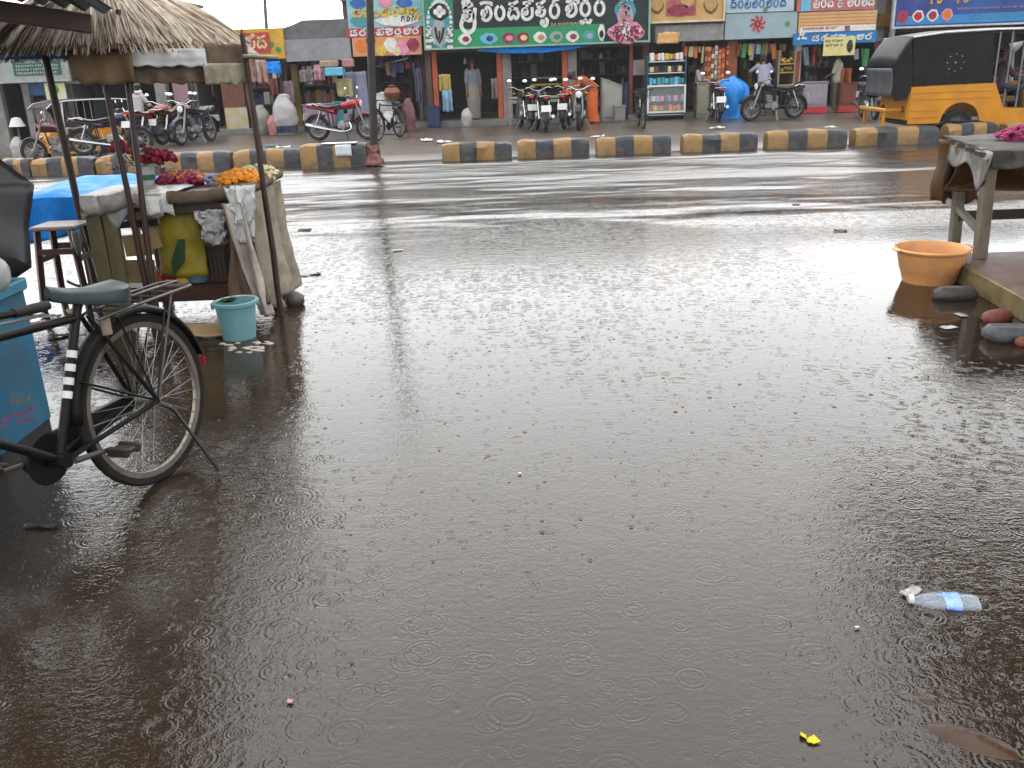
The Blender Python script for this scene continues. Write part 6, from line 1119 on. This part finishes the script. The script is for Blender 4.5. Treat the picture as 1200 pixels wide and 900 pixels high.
# ================================================================== PEOPLE
SKIN = M('brown_skin', '#7a4d36', .5, .12, 10); HAIR = M('black_hair', (.012, .010, .010), .4, .3)
def person(label, loc, yaw, cloth, lean=0, arms=None, legs=None, hipz=.86, female=False, bottom='trousers', sc_=1.0, headpitch=0):
    """faces +X before the yaw. cloth = (top material, bottom material). arms = two (elbow, wrist) offsets from the shoulder; legs = two (knee, ankle) offsets from the hip"""
    t = thing('person', label, 'person', loc, yaw); A = rad(lean); up = Vector((math.sin(A), 0, math.cos(A))); fw = Vector((math.cos(A), 0, -math.sin(A)))
    hip = Vector((0, 0, hipz)); waist = hip+up*.16; chest = hip+up*.38; nb = hip+up*.50; hd = Vector((math.sin(A+headpitch), 0, math.cos(A+headpitch))); neck = nb+hd*.06; head = nb+hd*.17; crown = nb+hd*.27; hf = Vector((hd.z, 0, -hd.x))
    arms = arms or [((.02, .05, -.29), (.10, .04, -.53)), ((.02, -.05, -.29), (.08, -.05, -.54))]; legs = legs or [((.03, .0, -.42), (-.02, .0, -hipz+.07)), ((.0, -.0, -.42), (-.04, -.0, -hipz+.07))]
    V, E, R = [], [], []
    def nv(p, r, par=None):
        V.append(tuple(p)); R.append(r if isinstance(r, tuple) else (r, r))
        if par is not None: E.append((par, len(V)-1))
        return len(V)-1
    i0 = nv(hip, (.13, .11)); i1 = nv(waist, (.11, .095), i0); i2 = nv(chest, (.13, .10), i1); i3 = nv(nb, (.06, .06), i2); i4 = nv(neck, (.05, .05), i3); i5 = nv(head-hd*.04+hf*.012, (.068, .072), i4); i6 = nv(head+hd*.04, (.078, .082), i5); nv(crown, (.045, .05), i6)
    sh, wr = [], []
    for s, (e, w_) in zip((1, -1), arms):
        S = hip+up*.46+Vector((0, s*.16, 0)); sh.append(S); a = nv(S, .048, i2); E_ = S+Vector(e); b = nv(E_, .037, a); Wp = S+Vector(w_); c = nv(Wp, .026, b); d = (Wp-E_).normalized(); pm = nv(Wp+d*.06, (.034, .018), c); wr.append((S, E_, Wp))
        sd_ = d.cross(Vector((0, 0, 1)) if abs(d.z) < .8 else Vector((1, 0, 0))).normalized(); pn = d.cross(sd_)
        for k, ln in enumerate((.065, .078, .072, .055)):
            o = sd_*(.027-.018*k); q = nv(Wp+d*.09+o, .009, pm); q2 = nv(Wp+d*(.09+ln*.55)+o+pn*.006, .008, q); nv(Wp+d*(.09+ln)+o+pn*.02, .007, q2)
        q = nv(Wp+d*.05+sd_*.045, .010, pm); nv(Wp+d*.085+sd_*.062+pn*.01, .008, q)
    lg = []
    for s, (k_, an) in zip((1, -1), legs):
        H_ = hip+Vector((0, s*.09, -.03)); a = nv(H_, .082, i0); K = H_+Vector(k_); b = nv(K, .056, a); An = H_+Vector(an); c = nv(An, .038, b); nv(An+Vector((.15, s*.02, -.045)), (.04, .022), c); lg.append((H_, K, An))
    me = bpy.data.meshes.new('body'); me.from_pydata(V, E, []); o = bpy.data.objects.new('body', me); COL.objects.link(o); o.parent = t; me.materials.append(SKIN)
    o.modifiers.new('skin', 'SKIN')
    if not me.skin_vertices: raise RuntimeError('no skin layer')
    for i, sv in enumerate(me.skin_vertices[0].data): sv.radius = R[i]; sv.use_root = (i == 0)
    o.modifiers.new('sub', 'SUBSURF').levels = 1; o.modifiers['sub'].render_levels = 1
    o.modifiers['skin'].use_smooth_shade = True
    # face and hair
    Rm = Matrix((hf, Vector((0, 1, 0)), hd)).transposed()
    mb = MB(); mb.ball(head+hf*.088+hd*(-.01), .014, (1, .8, 1.5), 8, 6, Rm)
    for s in (-1, 1): mb.ball(head+Vector((0, s*.078, 0))+hd*(-.005), .02, (.6, .35, 1.2), 8, 6, Rm)
    mb.build('nose_and_ears', SKIN, t)
    for s in (-1, 1): MB().ball(head+hf*.075+Vector((0, s*.03, 0))+hd*.012, .010, (.6, 1.2, .7), 8, 5, Rm).build('eye', BLACK, t)
    MB().ball(head+hf*.078+hd*(-.05), .018, (.4, 1.3, .4), 8, 5, Rm).build('mouth', M('lips', '#5c2e28', .5), t)
    mb = MB(); mb.ball(head-hf*.014+hd*.042, .098, (1, .9, .80), 16, 10, Rm); mb.ball(head-hf*.035-hd*.02, .082, (.72, .98, 1.0), 14, 8, Rm)
    if female: mb.ball(head-hf*.10-hd*.03, .05, (1, 1, 1), 12, 8)
    mb.build('hair', HAIR, t)
    # clothes
    top, bot = cloth
    mb = MB(); pts = [hip-up*.06, hip+up*.06, waist+up*.04, chest-up*.03, chest+up*.06, nb-up*.02]; rr = [.135, .138, .128, .14, .135, .085]; rs = []
    for i, (p, r) in enumerate(zip(pts, rr)): rs.append([p+fw*(r*math.cos(a)*(1+.05*math.sin(a*4+i)))+Vector((0, r*1.38*math.sin(a)*(1+.04*math.sin(a*5+i*2)), 0)) for a in [2*math.pi*k/18 for k in range(18)]])
    mb.rings(rs).build('shirt' if not female else 'blouse', top, t)
    for S, E_, Wp in wr: MB().tube([S+Vector((0, 0, .03))-(S-nb)*.25, S, S.lerp(E_, .5), E_.lerp(Wp, .1)], [.062, .066, .060, .054], 10).build('sleeve', top, t)
    if bottom == 'trousers':
        for H_, K, An in lg: MB().tube([hip+Vector((0, (H_.y)*.6, .04)), H_, K, An+Vector((0, 0, .03))], [.105, .10, .078, .066], 12).build('trouser_leg', bot, t)
    else:
        K = (lg[0][1]+lg[1][1])/2; An = (lg[0][2]+lg[1][2])/2; P = [waist, hip, hip.lerp(K, .6), K, K.lerp(An, .6), An+Vector((0, 0, .01))]; rr = [.125, .15, .165, .16, .16, .17]; mb = MB()
        mb.rings([[p+Vector((r*math.cos(a)*(1+.08*math.sin(a*7+i)), r*1.25*math.sin(a)*(1+.08*math.sin(a*6+i)), 0)) for a in [2*math.pi*k/28 for k in range(28)]] for i, (p, r) in enumerate(zip(P, rr))]); mb.build('sari' if female else 'lungi', bot, t)
        if female:
            mb = MB(); pts = [hip+Vector((.15, .1, 0))+up*.0, chest+fw*.13+Vector((0, .02, 0)), chest+up*.1+Vector((0, -.12, 0))+fw*.05, chest-fw*.14+Vector((0, -.13, 0)), hip-fw*.18+Vector((0, -.1, 0))-up*.1]; mb.tube(spline(pts, 5), .09, 10, flat=.3); mb.build('sari_drape', bot, t)
    t.matrix_basis = t.matrix_basis@Matrix.Scale(sc_, 4); return t
CL = lambda n, c, c2=None: M('cloth_'+n, c, .7, .15, 9, c2=c2)
def pp(px, Y): x = W(px, 140, Y).x; return (x, Y, zfloor(x, Y))
person('standing man in a grey blue shirt and long beige lungi inside the green parlour', pp(556, 26.9), rad(-70), (CL('greyblue', '#6f7787'), CL('beige', '#857c74')), bottom='lungi')
person('woman in an orange sari bending forward beside the sloped grey podium', pp(694, 25.4), rad(186), (CL('rust', '#8f2f20'), CL('sari_orange', '#c4501c', '#d2682a')), lean=52, arms=[((.10, .03, -.26), (.16, .0, -.5)), ((.12, -.03, -.25), (.2, 0, -.48))], bottom='skirt', female=True, headpitch=.3)
person('man in a white shirt sitting behind the small stand beside the glass showcase', pp(818, 26.9), rad(-60), (CL('whiteshirt', '#a9a3a6'), CL('dark', '#22222a')), lean=12, hipz=.62, legs=[((.38, .05, .02), (.36, .05, -.50)), ((.38, -.05, .02), (.36, -.05, -.50))], arms=[((.12, .03, -.25), (.32, -.06, -.22)), ((.12, -.03, -.25), (.32, .06, -.22))])
t = thing('stool', 'small dark stool under the seated man in white', 'stool', pp(818, 26.98)); MB().lathe([(.16, .46), (.17, .48), (.16, .5)], 16, cap=True).build('seat', DWOOD, t)
for a in (.8, 2.4, 3.9, 5.5): MB().tube([(.1*math.cos(a), .1*math.sin(a), .47), (.16*math.cos(a), .16*math.sin(a), 0)], .018).build('leg', DWOOD, t)
person('man in a pale grey shirt seen from behind leaning on the snack shop counter', pp(893, 26.2), rad(95), (CL('palegrey', '#8f93a4'), CL('dark', '#22222a')), lean=14, arms=[((.14, .16, -.14), (.36, .12, -.16)), ((.10, -.18, -.16), (.34, -.2, -.14))])
cabinet('counter', 'dark wooden counter in front of the man in the pale grey shirt', 'counter', 872, 912, 108, 26.75, DWOOD, .4)
person('man in a pale olive shirt and grey trousers standing at the grey white counter', pp(977, 26.6), rad(150), (CL('oliveshirt', '#9a9a86'), CL('grey', '#5a5850')), arms=[((.06, .06, -.27), (.24, .0, -.36)), ((.02, -.05, -.29), (.08, -.05, -.54))])
person('person in a white shirt and white cap seen from behind beside the dark red motorbike', pp(163, 23.6), rad(60), (CL('whiteshirt', '#a9a3a6'), CL('dark', '#22222a')), lean=10, arms=[((.1, .1, -.24), (.3, .08, -.3)), ((.1, -.1, -.24), (.3, -.08, -.3))], sc_=.94)
cap_ = [o for o in bpy.data.objects if o.get('label', '').startswith('person in a white shirt')][0]
MB().ball((.115, 0, 1.42), .105, (1.05, .95, .7), 14, 8).build('cap', PLAST_W, cap_)
ax, ay = AR.matrix_basis.translation.x, AR.matrix_basis.translation.y
person('passenger in a dark purple shirt sitting at the front of the yellow auto rickshaw', (ax+1.88, ay-.12, .28), rad(0), (CL('plum', '#4a3042'), CL('dark', '#22222a')), lean=4, hipz=.62, legs=[((.36, .05, .0), (.42, .05, -.5)), ((.36, -.05, .0), (.42, -.05, -.5))], arms=[((.14, .04, -.24), (.40, .0, -.12)), ((.14, -.04, -.24), (.40, .0, -.12))], sc_=.95)
c0 = (ax+1.83, ay-.66, 1.60); tag(MB().add([(c0[0]-.13, c0[1], c0[2]+.05), (c0[0]+.13, c0[1], c0[2]+.09), (c0[0]+.1, c0[1]-.01, c0[2]), (c0[0], c0[1]-.015, c0[2]-.1), (c0[0]-.1, c0[1]-.01, c0[2]-.02)], [(0, 1, 2, 3, 4)]).build('paper_tag', PLAST_W, solid=.006), 'white paper hanging in the open side of the yellow auto rickshaw', 'paper')

# ================================================================== the rain-filled air
m = bpy.data.materials.new('rain_haze'); m.use_nodes = True; t_ = m.node_tree; t_.nodes.clear(); o_ = t_.nodes.new('ShaderNodeOutputMaterial'); pv = t_.nodes.new('ShaderNodeVolumePrincipled')
pv.inputs['Density'].default_value = .0004; pv.inputs['Color'].default_value = (.92, .94, .96, 1); t_.links.new(pv.outputs[0], o_.inputs['Volume'])
tag(MB().box((0, 170, 2.6), (640, 500, 9)).build('haze', m, smooth=False), kind='stuff')
